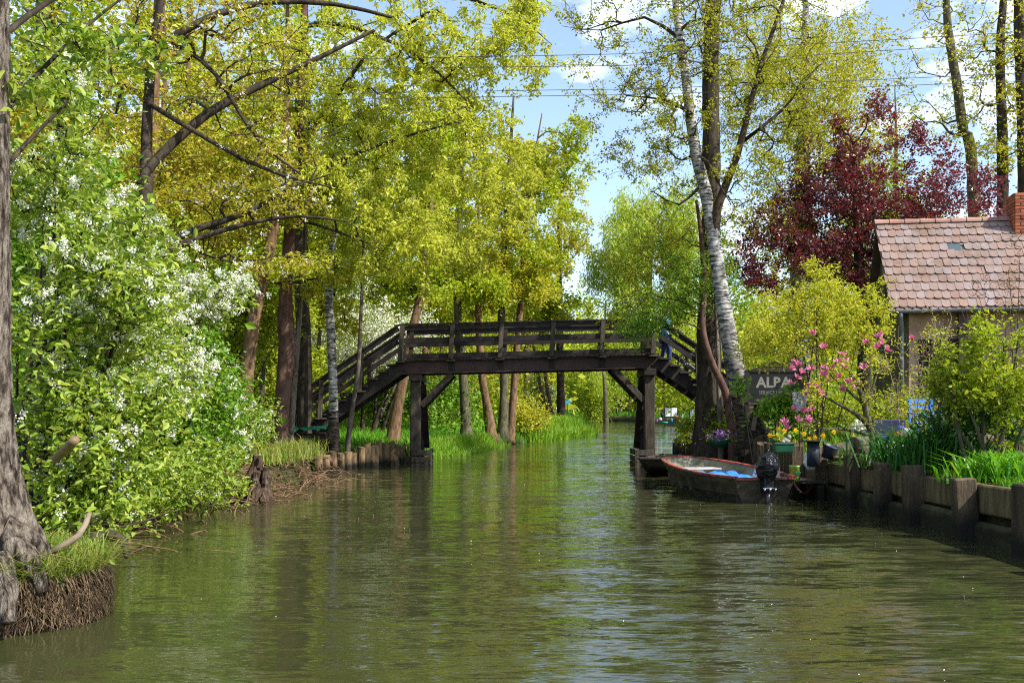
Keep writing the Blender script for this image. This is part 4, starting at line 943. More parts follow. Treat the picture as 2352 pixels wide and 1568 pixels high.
    for k, (x, y, w, h_) in enumerate(((1541, 946, 30, 24), (1591, 950, 16, 26))):
        c = at(x, y, Y); t = thing('display_board', ['white two panel display board in a dark frame on the quay', 'single panel display board half hidden by the thick alder trunk'][k], 'sign', (c[0], Y, .7))
        w, h_ = px(w, Y), px(h_, Y); MB().box(c, (w, .08, h_)).build('frame', M['wood_bridge'], t)
        for s in ((-.25, .25) if k == 0 else (0,)): MB().box(c + (s * w, -.06, 0), (w * (.42 if k == 0 else .8), .04, h_ * .82)).build('panel', plain('panel_white', (.7, .7, .72)), t)
        for s in (-.48, .48): MB().box((c[0] + s * w, Y, (c[2] + .3) / 2), (.1, .1, c[2] + h_ / 2)).build('post', M['wood_bridge'], t)
    for k, (x, y, w, h_, c, nm, lb) in enumerate(((1520, 953, 6, 16, (.012, .012, .015), 'closed_parasol', 'closed black parasol standing on the quay'), (1517, 962, 8, 8, (.6, .6, .6), 'white_tub', 'white tub of goods on the quay under the parasol'), (1505, 966, 14, 7, (.25, .1, .2), 'flower_crate', 'crate of purple flowers at the quay edge'), (1543, 965, 5, 10, (.05, .25, .5), 'blue_vase', 'blue vase with yellow flowers on the quay'), (1555, 960, 14, 12, (.3, .12, .03), 'shrub_tub', 'tub with rust coloured plant below the display board'), (1578, 970, 10, 10, (.45, .12, .04), 'clay_pot', 'stacked orange clay pots on the quay'), (1527, 970, 16, 4, (.02, .3, .12), 'green_tray', 'flat green tray at the quay edge'), (1566, 954, 7, 18, (.7, .7, .66), 'white_statue', 'white garden statue beside the display board'))):
        p = at(x, y, Y - 3); w, h_ = px(w, Y - 3), px(h_, Y - 3); t = MB().lathe([(w * .3, -h_ / 2), (w * .5, -h_ * .1), (w * .45, h_ * .2), (w * .22, h_ * .42), (.03, h_ / 2)] if h_ > w * .9 else [(w * .42, -h_ / 2), (w * .5, h_ * .3), (w * .4, h_ / 2)], p, 12).build(nm, plain(nm, c, .5), None, True)
        tag(t, lb, {'closed_parasol': 'parasol', 'white_tub': 'tub', 'flower_crate': 'crate', 'blue_vase': 'vase', 'shrub_tub': 'tub', 'clay_pot': 'pot', 'green_tray': 'tray', 'white_statue': 'statue'}[nm])
    # a small blue sign on the far bank, an orange canoe on the meadow
    Y = 78; c = at(1303, 923, Y); t = thing('blue_sign', 'tiny blue sign on a post beside the big dark trunk', 'sign', (c[0], Y, .5)); MB().box(c, (.5, .04, .3)).build('sign_plate', plain('sign_blue', (.05, .3, .45)), t); MB().box((c[0], Y + .05, c[2] / 2), (.07, .07, c[2])).build('post', M['wood_post'], t)
    c = at(1312, 963, 120); tag(MB().blob(c, (1.1, .4, .3), rng, .1).build('upturned_canoe', plain('canoe_orange', (.55, .2, .03)), None, True), 'orange upturned canoe on the bank of the distant meadow', 'canoe')
    # wires
    for k, (pts, lb) in enumerate((([(-300, 158), (746, 137), (1350, 126), (1548, 118), (2352, 73), (2800, 30)], 'uppermost of the four thin power lines crossing above the river'), ([(-300, 178), (746, 159), (1350, 152), (1548, 145), (2352, 96), (2800, 55)], 'second from the top of the four power lines'), ([(-300, 240), (746, 216), (1350, 206), (1548, 202), (2352, 168), (2800, 140)], 'third from the top of the four power lines'), ([(-300, 256), (746, 230), (1350, 219), (1548, 215), (2352, 186), (2800, 160)], 'lowest of the four thin power lines above the river'))):
        P = catmull([at(x, y, 17.5 + .2 * k) for x, y in pts], 1.0)
        tag(MB().tube(P, .0055, 5).build('power_line', plain('cable_%d' % k, (.03, .03, .03)) if k == 0 else bpy.data.materials['cable_0'], None, True), lb, 'power line', 'power lines over the river')
props()

def stump_and_roots():
    rng = np.random.default_rng(51)
    c = np.array(((590 - CX) / F * 17.6, 17.6, 0))
    t = thing('tree_stump', 'rotten tree stump with dark roots standing at the edge of the water', 'stump', c)
    m = MB()
    for k in range(16):
        a = 2 * math.pi * k / 9 + .3 * rng.normal(); r = .2 * (1 if k < 9 else .55) * rng.uniform(.8, 1.2); top = .35 + .5 * rng.random()
        P = catmull([c + (r * 1.5 * math.cos(a), r * 1.5 * math.sin(a), -.4), c + (r * 1.1 * math.cos(a), r * math.sin(a), .1), c + (r * .85 * math.cos(a) + .04, r * .8 * math.sin(a), .45), c + (r * .8 * math.cos(a) + .06, r * .7 * math.sin(a), top)], .08)
        m.tube(P + rng.normal(size=P.shape) * .012, np.linspace(.13, .04, len(P)), 7, True, .7, rng)
    m.build('stump_wood', mat('stump_dark', [(.02, .014, .01), (.06, .04, .028), (.12, .085, .06)], 8, (1, 1, .5), .9, .9, 16, .04, .1), t)
    rt = MB()
    for k in range(26):
        a = rng.uniform(2.4, 4.6); L = rng.uniform(.6, 2.0); s = c + (rng.uniform(-.3, .1), rng.uniform(-.2, .2), rng.uniform(.0, .3))
        P = catmull([s, s + (L * .4 * math.cos(a), L * .3 * math.sin(a), .06), s + (L * .8 * math.cos(a), L * .5 * math.sin(a), -.1), s + (L * math.cos(a), L * .6 * math.sin(a), -.32 + .3 * rng.random())], .12)
        rt.tube(P, np.linspace(rng.uniform(.015, .05), .006, len(P)), 5)
    rt.build('root', M['bark_brown'], t, True)
    # fallen branches and sticks
    def stick(lb, pts, r0, r1, m, cat='branch', name='fallen_branch'):
        P = catmull(pts, .1); o = MB().tube(P, np.linspace(r0, r1, len(P)), 8, True, .12, rng).build(name, m, None, True); tag(o, lb, cat)
    stick('thick sawn off branch poking out of the blossoming bush', [at(112, 1065, 9.0), at(140, 1042, 8.9), at(172, 1010, 8.6)], .04, .042, plain('cut_wood', (.2, .14, .07)))
    stick('grey log lying on the bank in front of the birch', [at(664, 1050, 25.6), at(700, 1050, 25.7), at(765, 1060, 25.9)], .12, .10, M['bark_brown'], 'log', 'fallen_log')
    stick('bare stick leaning from the bank towards the piles', [at(635, 1035, 23.2), at(680, 1050, 23.0), at(712, 1068, 22.8)], .04, .015, M['bark_brown'])
    stick('pale bare twig slanting over the water under the bush', [at(160, 1212, 9.0), at(200, 1190, 9.0), at(240, 1172, 9.1)], .02, .012, M['twig_pale'])
    stick('long dark drooping twig over the water edge', [at(150, 1230, 9.3), at(300, 1205, 9.4), at(400, 1170, 9.6)], .018, .006, M['twig'])
    stick('pale root curving over the grass tussock', [at(120, 1265, 7.5), at(180, 1230, 7.6), at(205, 1180, 7.8)], .03, .02, M['twig_pale'])
    stick('dark gnarled root above the water beside the tussock', [at(205, 1240, 8.6), at(250, 1228, 8.7), at(285, 1245, 8.6), at(290, 1280, 8.5)], .07, .02, M['bark_dark'])
stump_and_roots()

# ---------------------------------------------------------------- people carrying a bicycle down the stairs
def skin_mesh(name, verts, edges, radii, m, parent, sub=2):
    me = bpy.data.meshes.new(name); off = np.array(root_of(parent)['_loc']); me.from_pydata([tuple(np.array(v)) for v in verts], edges, []); me.update()
    o = bpy.data.objects.new(name, me); COL.objects.link(o); o.parent = parent; o.data.materials.append(m)
    md = o.modifiers.new('skin', 'SKIN'); md.use_smooth_shade = True
    for i, r_ in enumerate(radii):
        me.skin_vertices[0].data[i].radius = (r_, r_) if not isinstance(r_, tuple) else r_; me.skin_vertices[0].data[i].use_root = (i == 0)
    s = o.modifiers.new('sub', 'SUBSURF'); s.levels = s.render_levels = sub
    return o
def person(label, loc, rz, s, jacket, sleeve, trouser, hat=None, hair=(.06, .035, .02)):
    """walking down steps, both hands forward; faces +x before turning"""
    t = thing('person', label, 'person', (0, 0, 0)); sk = plain('skin_%d' % len(bpy.data.materials), (.45, .26, .18), .5, .3, 0)
    V = [(0, 0, .92), (.0, 0, 1.08), (.03, 0, 1.25), (.05, 0, 1.42), (.07, 0, 1.5), (.09, 0, 1.56), (.105, 0, 1.63), (.1, 0, 1.7)]
    E = [(i, i + 1) for i in range(7)]; r_ = [(.13, .16), (.115, .14), (.125, .16), (.1, .15), (.05, .055), (.06, .065), (.078, .085), (.06, .065)]
    def limb(st, pts, rad):
        a = st
        for p, q in zip(pts, rad): V.append(p); E.append((a, len(V) - 1)); r_.append(q); a = len(V) - 1
    limb(3, [(.06, -.2, 1.41), (.12, -.27, 1.16), (.36, -.24, 1.08), (.44, -.22, 1.07)], [.06, .047, .037, .03]); limb(3, [(.06, .2, 1.41), (.14, .27, 1.17), (.38, .24, 1.1), (.46, .22, 1.09)], [.06, .047, .037, .03])
    limb(0, [(.04, -.1, .86), (.16, -.11, .48), (.1, -.11, .1), (.12, -.11, .03), (.24, -.12, .02)], [.1, .068, .048, .045, .035]); limb(0, [(-.03, .1, .86), (.04, .11, .66), (-.06, .11, .3), (-.06, .11, .21), (.06, .12, .2)], [.1, .07, .05, .045, .035])
    skin_mesh('body', V, E, r_, sk, t)
    jm = plain('jacket_%d' % len(bpy.data.materials), jacket, .6); sm = plain('sleeve_%d' % len(bpy.data.materials), sleeve, .6); tm = plain('trousers_%d' % len(bpy.data.materials), trouser, .8)
    skin_mesh('jacket', [(0, 0, .84), (0, 0, .98), (.0, 0, 1.12), (.03, 0, 1.26), (.05, 0, 1.42), (.06, 0, 1.48), (.06, -.2, 1.42), (.11, -.27, 1.2), (.06, .2, 1.42), (.13, .27, 1.21)], [(0, 1), (1, 2), (2, 3), (3, 4), (4, 5), (4, 6), (6, 7), (4, 8), (8, 9)], [(.16, .2), (.155, .19), (.14, .17), (.15, .185), (.125, .17), (.07, .08), .085, .068, .085, .068], jm, t)
    for sy in (-1, 1): skin_mesh('sleeve', [(.1, sy * .26, 1.23), (.13, sy * .27, 1.16), (.35, sy * .24, 1.09)], [(0, 1), (1, 2)], [.066, .06, .046], sm, t)
    skin_mesh('trousers', [(0, 0, .93), (.04, -.1, .85), (.16, -.11, .48), (.1, -.11, .1), (-.03, .1, .85), (.04, .11, .66), (-.06, .11, .28)], [(0, 1), (1, 2), (2, 3), (0, 4), (4, 5), (5, 6)], [(.14, .17), .115, .083, .065, .115, .085, .065], tm, t)
    for p in ((.17, -.115, .035), (0, .115, .215)): MB().blob(np.array(p), (.15, .055, .055), None, 0, 12, 8).build('shoe', plain('shoe_%d' % len(bpy.data.materials), (.06, .06, .07)), t, True)
    for sy in (-1, 1):                             # hands: palm, four bent fingers and a thumb
        h_ = np.array((.43, sy * .23, 1.08)); vv = [h_ + (-.03, 0, 0), h_ + (.03, 0, 0)]; ee = [(0, 1)]; rr_ = [(.028, .03), (.03, .036)]
        for k in range(4):
            y = (-.03 + .02 * k); l = (.03, .036, .034, .027)[k]; vv += [h_ + (.05, y, 0), h_ + (.05 + l, y, -.012), h_ + (.045 + l, y, -.045)]; n = len(vv); ee += [(1, n - 3), (n - 3, n - 2), (n - 2, n - 1)]; rr_ += [.0095, .0085, .0075]
        vv += [h_ + (.0, -sy * .035, -.01), h_ + (.035, -sy * .05, -.03)]; n = len(vv); ee += [(0, n - 2), (n - 2, n - 1)]; rr_ += [.011, .009]
        skin_mesh('hand', vv, ee, rr_, sk, t, 1)
    fc = np.array((.11, 0, 1.64))
    MB().blob(fc + (.085, 0, -.01), (.022, .014, .022), None, 0, 8, 6).build('nose', sk, t, True)
    for sy in (-1, 1):
        MB().blob(fc + (.07, sy * .032, .015), (.012, .014, .009), None, 0, 8, 6).build('eye', plain('eye_%d' % len(bpy.data.materials), (.05, .04, .04), .2, .5, 0), t, True)
        MB().blob(fc + (-.01, sy * .085, 0), (.022, .01, .034), None, 0, 8, 6).build('ear', sk, t, True)
    MB().blob(fc + (.075, 0, -.055), (.01, .026, .007), None, 0, 8, 6).build('mouth', plain('lip_%d' % len(bpy.data.materials), (.35, .12, .1), .4, .3, 0), t, True)
    hm = plain('hair_%d' % len(bpy.data.materials), hair, .7)
    rng = np.random.default_rng(5)
    MB().blob(fc + (-.025, 0, .045), (.095, .092, .088), rng, .08, 14, 10).build('hair', hm, t, True)
    if hat: MB().lathe([(.098, .03), (.1, .07), (.085, .115), (.045, .14), (.005, .145)], fc + (-.015, 0, 0), 18).box(fc + (.12, 0, .045), (.1, .13, .012)).build('cap', plain('cap_%d' % len(bpy.data.materials), hat), t, True)
    t.location = loc; t.rotation_euler = (0, 0, rz); t.scale = (s, s, s)
    return t
def people():
    zs = lambda X: 3.36 - .1 - .685 * (X - 4.28) - .02
    person('person in light blue jacket with red sleeves walking down the bridge stairs', (4.55, 29.75, zs(4.72) - .0), 0, .98, (.06, .27, .5), (.42, .035, .03), (.03, .05, .13))
    person('person in dark clothes and white cap lower down the stairs behind leaves', (6.55, 29.8, zs(6.72)), 0, .98, (.02, .03, .1), (.02, .03, .1), (.02, .02, .03), (.6, .62, .64))
    t = thing('bicycle', 'small bicycle being wheeled down the bridge stairs beside the blue jacket', 'bicycle', (0, 0, 0))
    dk = plain('tyre_black', (.015, .015, .016)); ch = mat('rim_metal', [(.4, .4, .42), (.6, .6, .62)], 5, None, .3, 0, metal=.9); fr = plain('frame_silver', (.3, .32, .36), .35)
    A, B = np.array((0, 0, .3)), np.array((.95, 0, .3))
    for c in (A, B):
        w = MB(); torus(w, c, .285, .022, (0, 1, 0), 28, 8); wt = w.build('wheel', dk, t, True); r_ = MB(); torus(r_, c, .262, .01, (0, 1, 0), 28, 6)
        for k in range(14):
            a = 2 * math.pi * k / 14; r_.tube([c + (0, .012 * (-1) ** k, 0), c + (.26 * math.cos(a), 0, .26 * math.sin(a))], .002, 3)
        r_.build('rim', ch, wt, True)
    bb, st, hd, hb = np.array((.4, 0, .28)), np.array((.28, 0, .74)), np.array((.78, 0, .7)), np.array((.75, 0, .88))
    f = MB()
    for a, b_ in ((A, bb), (A, st), (bb, st), (bb, hd), (st * .9 + bb * .1, hd), (hd, B), (hd, hb)): f.tube([a, (a + b_) / 2, b_], .016, 8)
    f.build('frame', fr, t, True); MB().tube([hb + (.0, -.27, .03), hb + (.06, -.12, .0), hb + (.06, .12, 0), hb + (0, .27, .03)], .013, 8).build('handlebar', dk, t, True); MB().blob(st + (0, 0, .06), (.12, .06, .03)).build('saddle', dk, t, True)
    t.location = (5.0, 29.3, zs(5.0) + .03); t.rotation_euler = (0, R(34.4), 0)
people()
# ---------------------------------------------------------------- vegetation
def T(*pts, Y=None):
    """trunk or limb from picture points (x, y, Y, r)"""
    return [(*at(p[0], p[1], p[2]), p[3]) for p in pts]
def rooted(pts):
    """the same, with its foot moved down into the earth where it stands"""
    q = T(*pts); x, y = q[0][0], q[0][1]; g = float(gz(np.array(x), np.array(y))) - .12
    return [(x, y, g, q[0][3] * 1.05)] + ([q[0]] if q[0][2] > g + .15 else []) + q[1:]
def E(x, y, Y, rx, ry, d, n): return (at(x, y, Y), (px(rx, Y), d, px(ry, Y)), n)
LF = lambda n, size, m, ratio=.6, kind='quad', spread=.16, **k: dict(n=n, size=size, mat=M[m], ratio=ratio, kind=kind, spread=spread, **k)

def blossom(n, m='petal_white', length=.1, k=16, s=.016, spread=.12):
    def f(root, scatter, rng):
        q = scatter(n, spread, .5); mb = MB(); racemes(mb, q, rng, length, k, s); mb.build('blossom', M[m], root)
    return f

# --- the big trees over the left bank
tree('maple_tree', 'yellow green maple with smooth reddish brown bulging trunk standing by the piles', 'tree',
     [rooted([(642, 1035, 25, .26), (644, 960, 25, .2), (652, 880, 25, .19), (659, 790, 25, .215), (657, 750, 25, .21), (657, 650, 25, .16), (670, 480, 25, .15), (683, 350, 25, .13), (690, 200, 25, .11), (700, 0, 25, .08), (705, -150, 25, .05)]),
      T((690, 330, 25, .06), (760, 240, 24.6, .05), (860, 110, 24, .04), (1000, 20, 23.5, .03)), T((676, 430, 25, .06), (760, 380, 24.5, .05), (880, 330, 24, .035), (1050, 280, 23.5, .02)),
      T((697, 60, 25, .06), (800, 60, 24, .05), (960, 130, 23.5, .035), (1080, 240, 23, .02)), T((668, 500, 25, .05), (740, 520, 24, .04), (850, 560, 23.5, .02)), T((700, 0, 25, .06), (860, -20, 24.5, .05), (1050, -10, 24, .04), (1230, 60, 23.6, .02))],
     [E(760, 200, 25, 230, 200, 2.6, 240), E(1000, 160, 24.5, 230, 170, 2.6, 300), E(920, 420, 24, 240, 170, 2.4, 300), E(1120, 380, 24.5, 140, 160, 2, 150), E(860, 590, 23.5, 170, 50, 1.8, 80), E(1050, -60, 25, 260, 70, 2, 70), E(1190, 90, 24.4, 90, 120, 2, 90), E(1060, 560, 24, 90, 50, 1.6, 40)],
     LF(60000, .1, 'leaf_maple', .5, spread=.06, droop=.7, tuft=5), M['bark_brown'], 101, M['bark_dark'], up=.06, hmin=3, tip=.011, flare=1.35, wob=.08)
tree('leaning_maple_tree', 'dark limbed maple spreading long crooked branches out of the blossoming bushes', 'tree',
     [rooted([(345, 980, 18, .2), (338, 800, 18, .16), (335, 600, 18.2, .14), (336, 430, 18.5, .125), (338, 300, 19, .10), (350, 120, 19, .085), (380, -60, 19, .06), (420, -260, 19, .05)]),
      T((322, 420, 18.4, .09), (359, 366, 18.6, .09), (478, 260, 19, .085), (581, 205, 19.4, .07), (711, 143, 19.6, .05), (860, 70, 20, .03)),
      T((340, 150, 19, .08), (400, 85, 19, .075), (506, 31, 19.2, .07), (615, 5, 19.4, .06), (769, 10, 19.6, .045), (900, 40, 20, .03)),
      T((345, 90, 19, .05), (424, 113, 18.8, .045), (495, 171, 18.6, .04), (545, 250, 18.4, .035), (600, 330, 18.2, .03), (690, 400, 18, .02)),
      T((330, 230, 19, .05), (427, 290, 18.6, .05), (547, 359, 18.4, .04), (650, 403, 18.2, .03), (760, 430, 18, .015)),
      T((322, 600, 18.2, .08), (400, 548, 18.4, .075), (470, 520, 18.6, .065), (564, 490, 18.8, .05), (666, 434, 19, .03), (760, 400, 19, .015)),
      T((322, 620, 18.2, .06), (420, 560, 18.4, .055), (564, 515, 18.6, .045), (684, 496, 18.8, .03), (800, 510, 18.8, .015))],
     [E(480, 120, 19, 190, 170, 2.4, 120), E(620, 260, 19, 150, 190, 2.2, 110), E(300, 40, 19.5, 200, 170, 2.2, 80), E(520, 460, 18.6, 170, 90, 1.8, 80), E(650, 60, 19.5, 170, 90, 2, 60), E(560, 600, 18.6, 130, 60, 1.6, 36), E(200, 300, 20.5, 160, 130, 1.5, 50)],
     LF(10500, .08, 'leaf_bronze', .55, spread=.05, droop=.4), M['bark_dark'], 102, M['bark_dark'], up=.04, hmin=3, tip=.011, wob=.2, extra=blossom(260, length=.09, k=10, s=.035))
tree('pine_tree', 'straight warm brown trunk rising behind the long crooked branches', 'tree',
     [rooted([(347, 980, 27, .19), (348, 600, 27, .17), (350, 380, 27, .165), (354, 180, 27, .15), (366, 0, 27, .14), (375, -300, 27, .1)])], [E(380, -200, 27, 200, 130, 3, 90)], LF(6000, .16, 'leaf_green', .3, spread=.25), M['bark_warm'], 103, hmin=8)
tree('old_alder_tree', 'dark olive trunk standing behind the white blossom at the wood edge', 'tree',
     [rooted([(108, 980, 20, .26), (104, 600, 20, .23), (106, 290, 20, .21), (104, 0, 20, .17), (100, -300, 20, .1)])], [E(110, -40, 20, 220, 200, 3, 120), E(60, 250, 21, 140, 120, 2, 50)], LF(9000, .1, 'leaf_fresh', .7, spread=.22), M['bark_olive'], 104, hmin=5, up=.1)
tree('leaning_alder_tree', 'leaning brown trunk between the blossoming bush and the bulging maple trunk', 'tree',
     [rooted([(562, 985, 24, .19), (567, 862, 24, .17), (582, 740, 24, .16), (600, 650, 24, .15), (628, 530, 24, .13), (650, 380, 24, .1), (660, 180, 24, .07), (660, 0, 24, .04)]), T((607, 640, 24, .05), (640, 650, 24.2, .045), (700, 645, 24.6, .03), (780, 625, 25, .015))],
     [E(610, 330, 24.6, 150, 200, 2.2, 110), E(560, 520, 24.4, 140, 90, 1.8, 60), E(700, 640, 24.6, 100, 40, 1, 25)], LF(8000, .09, 'leaf_olive', .6, spread=.07), M['bark_warm'], 105, M['bark_dark'], flare=1.2)
tree('slim_maple_tree', 'thin grey stem growing close beside the bulging maple trunk', 'tree',
     [rooted([(668, 1000, 26, .085), (676, 880, 26, .08), (688, 720, 26, .07), (699, 560, 26, .06), (706, 400, 26, .045), (712, 200, 26, .03)])], [E(720, 420, 26, 90, 180, 1.6, 60)], LF(6000, .1, 'leaf_maple', .6, spread=.15), M['bark_grey'], 106)
tree('ivy_trunk_tree', 'thick dark furrowed trunk behind the thin grey stem', 'tree',
     [rooted([(700, 1010, 29, .24), (698, 800, 29, .22), (692, 600, 29, .2), (696, 380, 29, .17), (700, 150, 29, .12), (700, -100, 29, .07)])], [E(640, 260, 30, 230, 280, 3, 130)], LF(8000, .12, 'leaf_fresh', .65, spread=.12), M['bark_dark'], 107)
tree('birch_tree', 'white stemmed birch in front of the bridge stairs', 'tree',
     [rooted([(766, 1012, 27.3, .17), (766, 960, 27.3, .14), (765, 880, 27.3, .125), (759, 750, 27.3, .115), (755, 660, 27.3, .105), (764, 560, 27.3, .095), (770, 440, 27.3, .08), (768, 250, 27.3, .055), (770, 60, 27.3, .03)])],
     [E(790, 380, 27.5, 110, 220, 1.8, 80), E(770, 610, 27.4, 60, 40, .9, 14)], LF(8000, .075, 'leaf_fresh', .7, spread=.08, droop=.35), M['bark_birch_white'], 108, M['twig'], flare=1.3, hmin=4.5)
tree('thin_alder_tree', 'very thin grey stem in front of the bridge stairs beside the birch', 'tree',
     [rooted([(799, 1022, 27.8, .075), (812, 920, 27.8, .065), (823, 850, 27.8, .058), (829, 720, 27.8, .05), (834, 600, 27.8, .04), (836, 420, 27.8, .025)])], [E(840, 480, 27.8, 70, 120, 1, 36)], LF(3000, .08, 'leaf_fresh', .7, spread=.13), M['bark_grey'], 109, flare=1.7)

# --- alders on the far side of the bridge
Bk = [('alder_tree', 'leaning alder with sunlit bark between stairs and bridge pile', [(903, 1003, 36, .24), (912, 940, 36, .2), (925, 880, 36, .19), (945, 770, 36, .17), (967, 670, 36, .15), (985, 520, 36, .11), (1000, 350, 36, .06)], [E(980, 420, 36, 130, 190, 3, 100), E(960, 640, 36, 110, 60, 2, 36)], 'leaf_fresh', 'bark_warm', 13000),
      ('alder_tree', 'straight alder rising behind the first bridge railing gap', [(1072, 1002, 45, .26), (1068, 930, 45, .22), (1062, 840, 45, .2), (1052, 740, 45, .19), (1052, 600, 45, .16), (1060, 420, 45, .1), (1070, 260, 45, .05)], [E(1060, 430, 45, 140, 200, 4, 120), E(1100, 640, 44, 110, 60, 3, 50)], 'leaf_fresh', 'bark_olive', 16000),
      ('alder_tree', 'shaggy alder with tangled roots beside the twin alder stems', [(1130, 1015, 46, .26), (1120, 940, 46, .2), (1107, 860, 46, .18), (1100, 760, 46, .16), (1098, 620, 46, .12), (1100, 460, 46, .06)], [E(1120, 560, 46, 110, 130, 3, 60)], 'leaf_olive', 'bark_warm', 9000),
      ('alder_tree', 'taller of the twin alder stems seen through the middle of the railing', [(1154, 1012, 48, .25), (1157, 930, 48, .22), (1158, 850, 48, .2), (1152, 720, 48, .19), (1158, 560, 48, .15), (1170, 380, 48, .1), (1180, 220, 48, .05)], [E(1190, 420, 48, 150, 170, 4, 130), E(1200, 640, 47, 120, 60, 3, 60)], 'leaf_olive', 'bark_olive', 17000),
      ('alder_tree', 'slightly leaning partner of the twin alder stems', [(1172, 1008, 49, .2), (1180, 900, 49, .18), (1187, 800, 49, .16), (1196, 690, 49, .14), (1205, 540, 49, .1), (1225, 380, 49, .06), (1245, 260, 49, .03)], [E(1240, 540, 49, 120, 130, 4, 90), E(1270, 380, 49, 90, 120, 3, 90)], 'leaf_fresh', 'bark_warm', 15000),
      ('alder_tree', 'thick dark alder trunk beside the reed covered spit', [(1289, 970, 74, .36), (1288, 900, 74, .3), (1286, 800, 74, .28), (1284, 690, 74, .25), (1284, 560, 74, .2), (1288, 440, 74, .1)], [E(1290, 560, 74, 120, 130, 5, 120), E(1280, 700, 72, 100, 60, 4, 50)], 'leaf_olive', 'bark_dark', 17000),
      ('alder_tree', 'leaning young alder stem left of the thick dark trunk on the spit', [(1262, 972, 70, .17), (1250, 920, 70, .14), (1236, 860, 70, .12), (1222, 780, 70, .1), (1205, 690, 70, .06)], [E(1215, 700, 70, 90, 80, 3, 50)], 'leaf_fresh', 'bark_brown', 7000),
      ('alder_tree', 'second leaning young alder stem crossing the thick dark trunk', [(1272, 972, 71, .15), (1262, 920, 71, .13), (1252, 860, 71, .11), (1246, 790, 71, .07)], [E(1250, 740, 71, 60, 60, 2, 25)], 'leaf_fresh', 'bark_brown', 4000)]
for i, (nm, lb, pts, cr, lm, bk, n) in enumerate(Bk):
    lb = lb.replace(' left of ', ' beside ')
    Yd = pts[0][2]
    tree(nm, lb, 'tree', [rooted(pts)], cr, LF(int(n * .8), .11 + .001 * Yd, lm, .65, spread=.05 + .002 * Yd), M[bk], 120 + i, M['bark_dark'], seg=.6, up=.05, hmin=3, tip=.014, flare=1.5, wob=.2, group='alders beyond the bridge')

# --- centre and right
tree('willow_tree', 'bright green weeping willow down the river', 'tree', [rooted([(1480, 968, 66, .5), (1478, 880, 66, .42), (1485, 760, 66, .34), (1490, 620, 66, .22), (1490, 480, 66, .1)])],
     [E(1480, 500, 66, 90, 100, 4, 150), E(1570, 540, 66, 70, 130, 4, 110), E(1425, 600, 66, 60, 90, 3, 90), E(1500, 680, 65, 110, 80, 4, 90)], LF(46000, .3, 'leaf_willow', .2, spread=.2, droop=1.4, tuft=3, tspread=.5), M['bark_olive'], 140, M['twig_pale'], seg=.8, up=.15, weep=2.4, hmin=4, tip=.012)
tree('willow_tree', 'small distant willow hanging over the far bend', 'tree', [rooted([(1392, 966, 140, .4), (1390, 900, 140, .3), (1385, 850, 140, .15)])], [E(1365, 890, 150, 75, 40, 4, 70)], LF(12000, .4, 'leaf_willow', .3, spread=.45, droop=1.1), M['bark_olive'], 141, seg=1.2, weep=2.5, hmin=2)
tree('birch_tree', 'tall leaning white birch forking high above the garden bank', 'tree',
     [rooted([(1728, 1000, 24.6, .36), (1712, 940, 24.6, .29), (1692, 865, 24.6, .25), (1672, 760, 24.6, .205), (1655, 660, 24.6, .18), (1641, 560, 24.6, .165), (1632, 500, 24.6, .16), (1618, 430, 24.6, .15), (1600, 360, 24.6, .14), (1586, 270, 24.6, .13), (1576, 180, 24.6, .115), (1561, 80, 24.6, .105), (1550, -20, 24.6, .09), (1530, -220, 24.6, .04)]),
      T((1640, 545, 24.6, .13), (1644, 490, 24.5, .115), (1665, 430, 24.5, .1), (1692, 360, 24.4, .09), (1716, 270, 24.3, .075), (1745, 160, 24.2, .06), (1790, 30, 24.1, .045), (1840, -120, 24, .02)),
      T((1600, 360, 24.6, .05), (1625, 372, 24.4, .045), (1650, 420, 24.2, .03), (1680, 470, 24, .012)),
      T((1586, 260, 24.6, .05), (1530, 230, 24.8, .04), (1440, 220, 25, .02)), T((1614, 420, 24.6, .04), (1560, 470, 24.6, .03), (1500, 440, 24.6, .012)), T((1700, 330, 24.4, .05), (1800, 250, 24.2, .035), (1880, 150, 24, .015)),
      T((1562, 90, 24.6, .05), (1480, 40, 24.8, .035), (1380, 70, 25, .02), (1290, 60, 25, .008))],
     [E(1460, 190, 24.8, 150, 150, 2, 220), E(1480, 360, 25, 160, 110, 2, 170), E(1700, 120, 24.4, 160, 170, 2, 240), E(1560, -120, 24.8, 260, 120, 2.5, 80), E(1760, 360, 24, 130, 120, 2, 120), E(1370, 50, 25, 90, 60, 1.4, 40), E(1860, 160, 24, 110, 160, 1.8, 100)],
     LF(25000, .058, 'leaf_birch', .7, spread=.06, droop=.4, tuft=3), M['bark_birch'], 150, M['twig'], up=.05, hmin=4.2, tip=.010, flare=1.15, wob=.1, sides=16)
tree('black_alder_tree', 'massive dark trunk rising behind the leaning birch', 'tree',
     [rooted([(1628, 1000, 26.6, .44), (1628, 930, 26.6, .36), (1628, 800, 26.6, .32), (1632, 640, 26.6, .27), (1634, 420, 26.6, .24), (1632, 200, 26.6, .22), (1636, 0, 26.6, .19), (1640, -250, 26.6, .1)])],
     [E(1640, 60, 26.6, 190, 230, 2.4, 170), E(1560, 600, 26.4, 130, 110, 1.8, 150), E(1460, 660, 27, 110, 90, 1.2, 110), E(1640, 540, 26, 110, 140, 1.5, 100)], LF(13000, .062, 'leaf_birch', .7, spread=.06, tuft=3), M['bark_dark'], 151, M['twig'], up=.02, hmin=3, tip=.010, flare=1.4, wob=.2, sides=16)
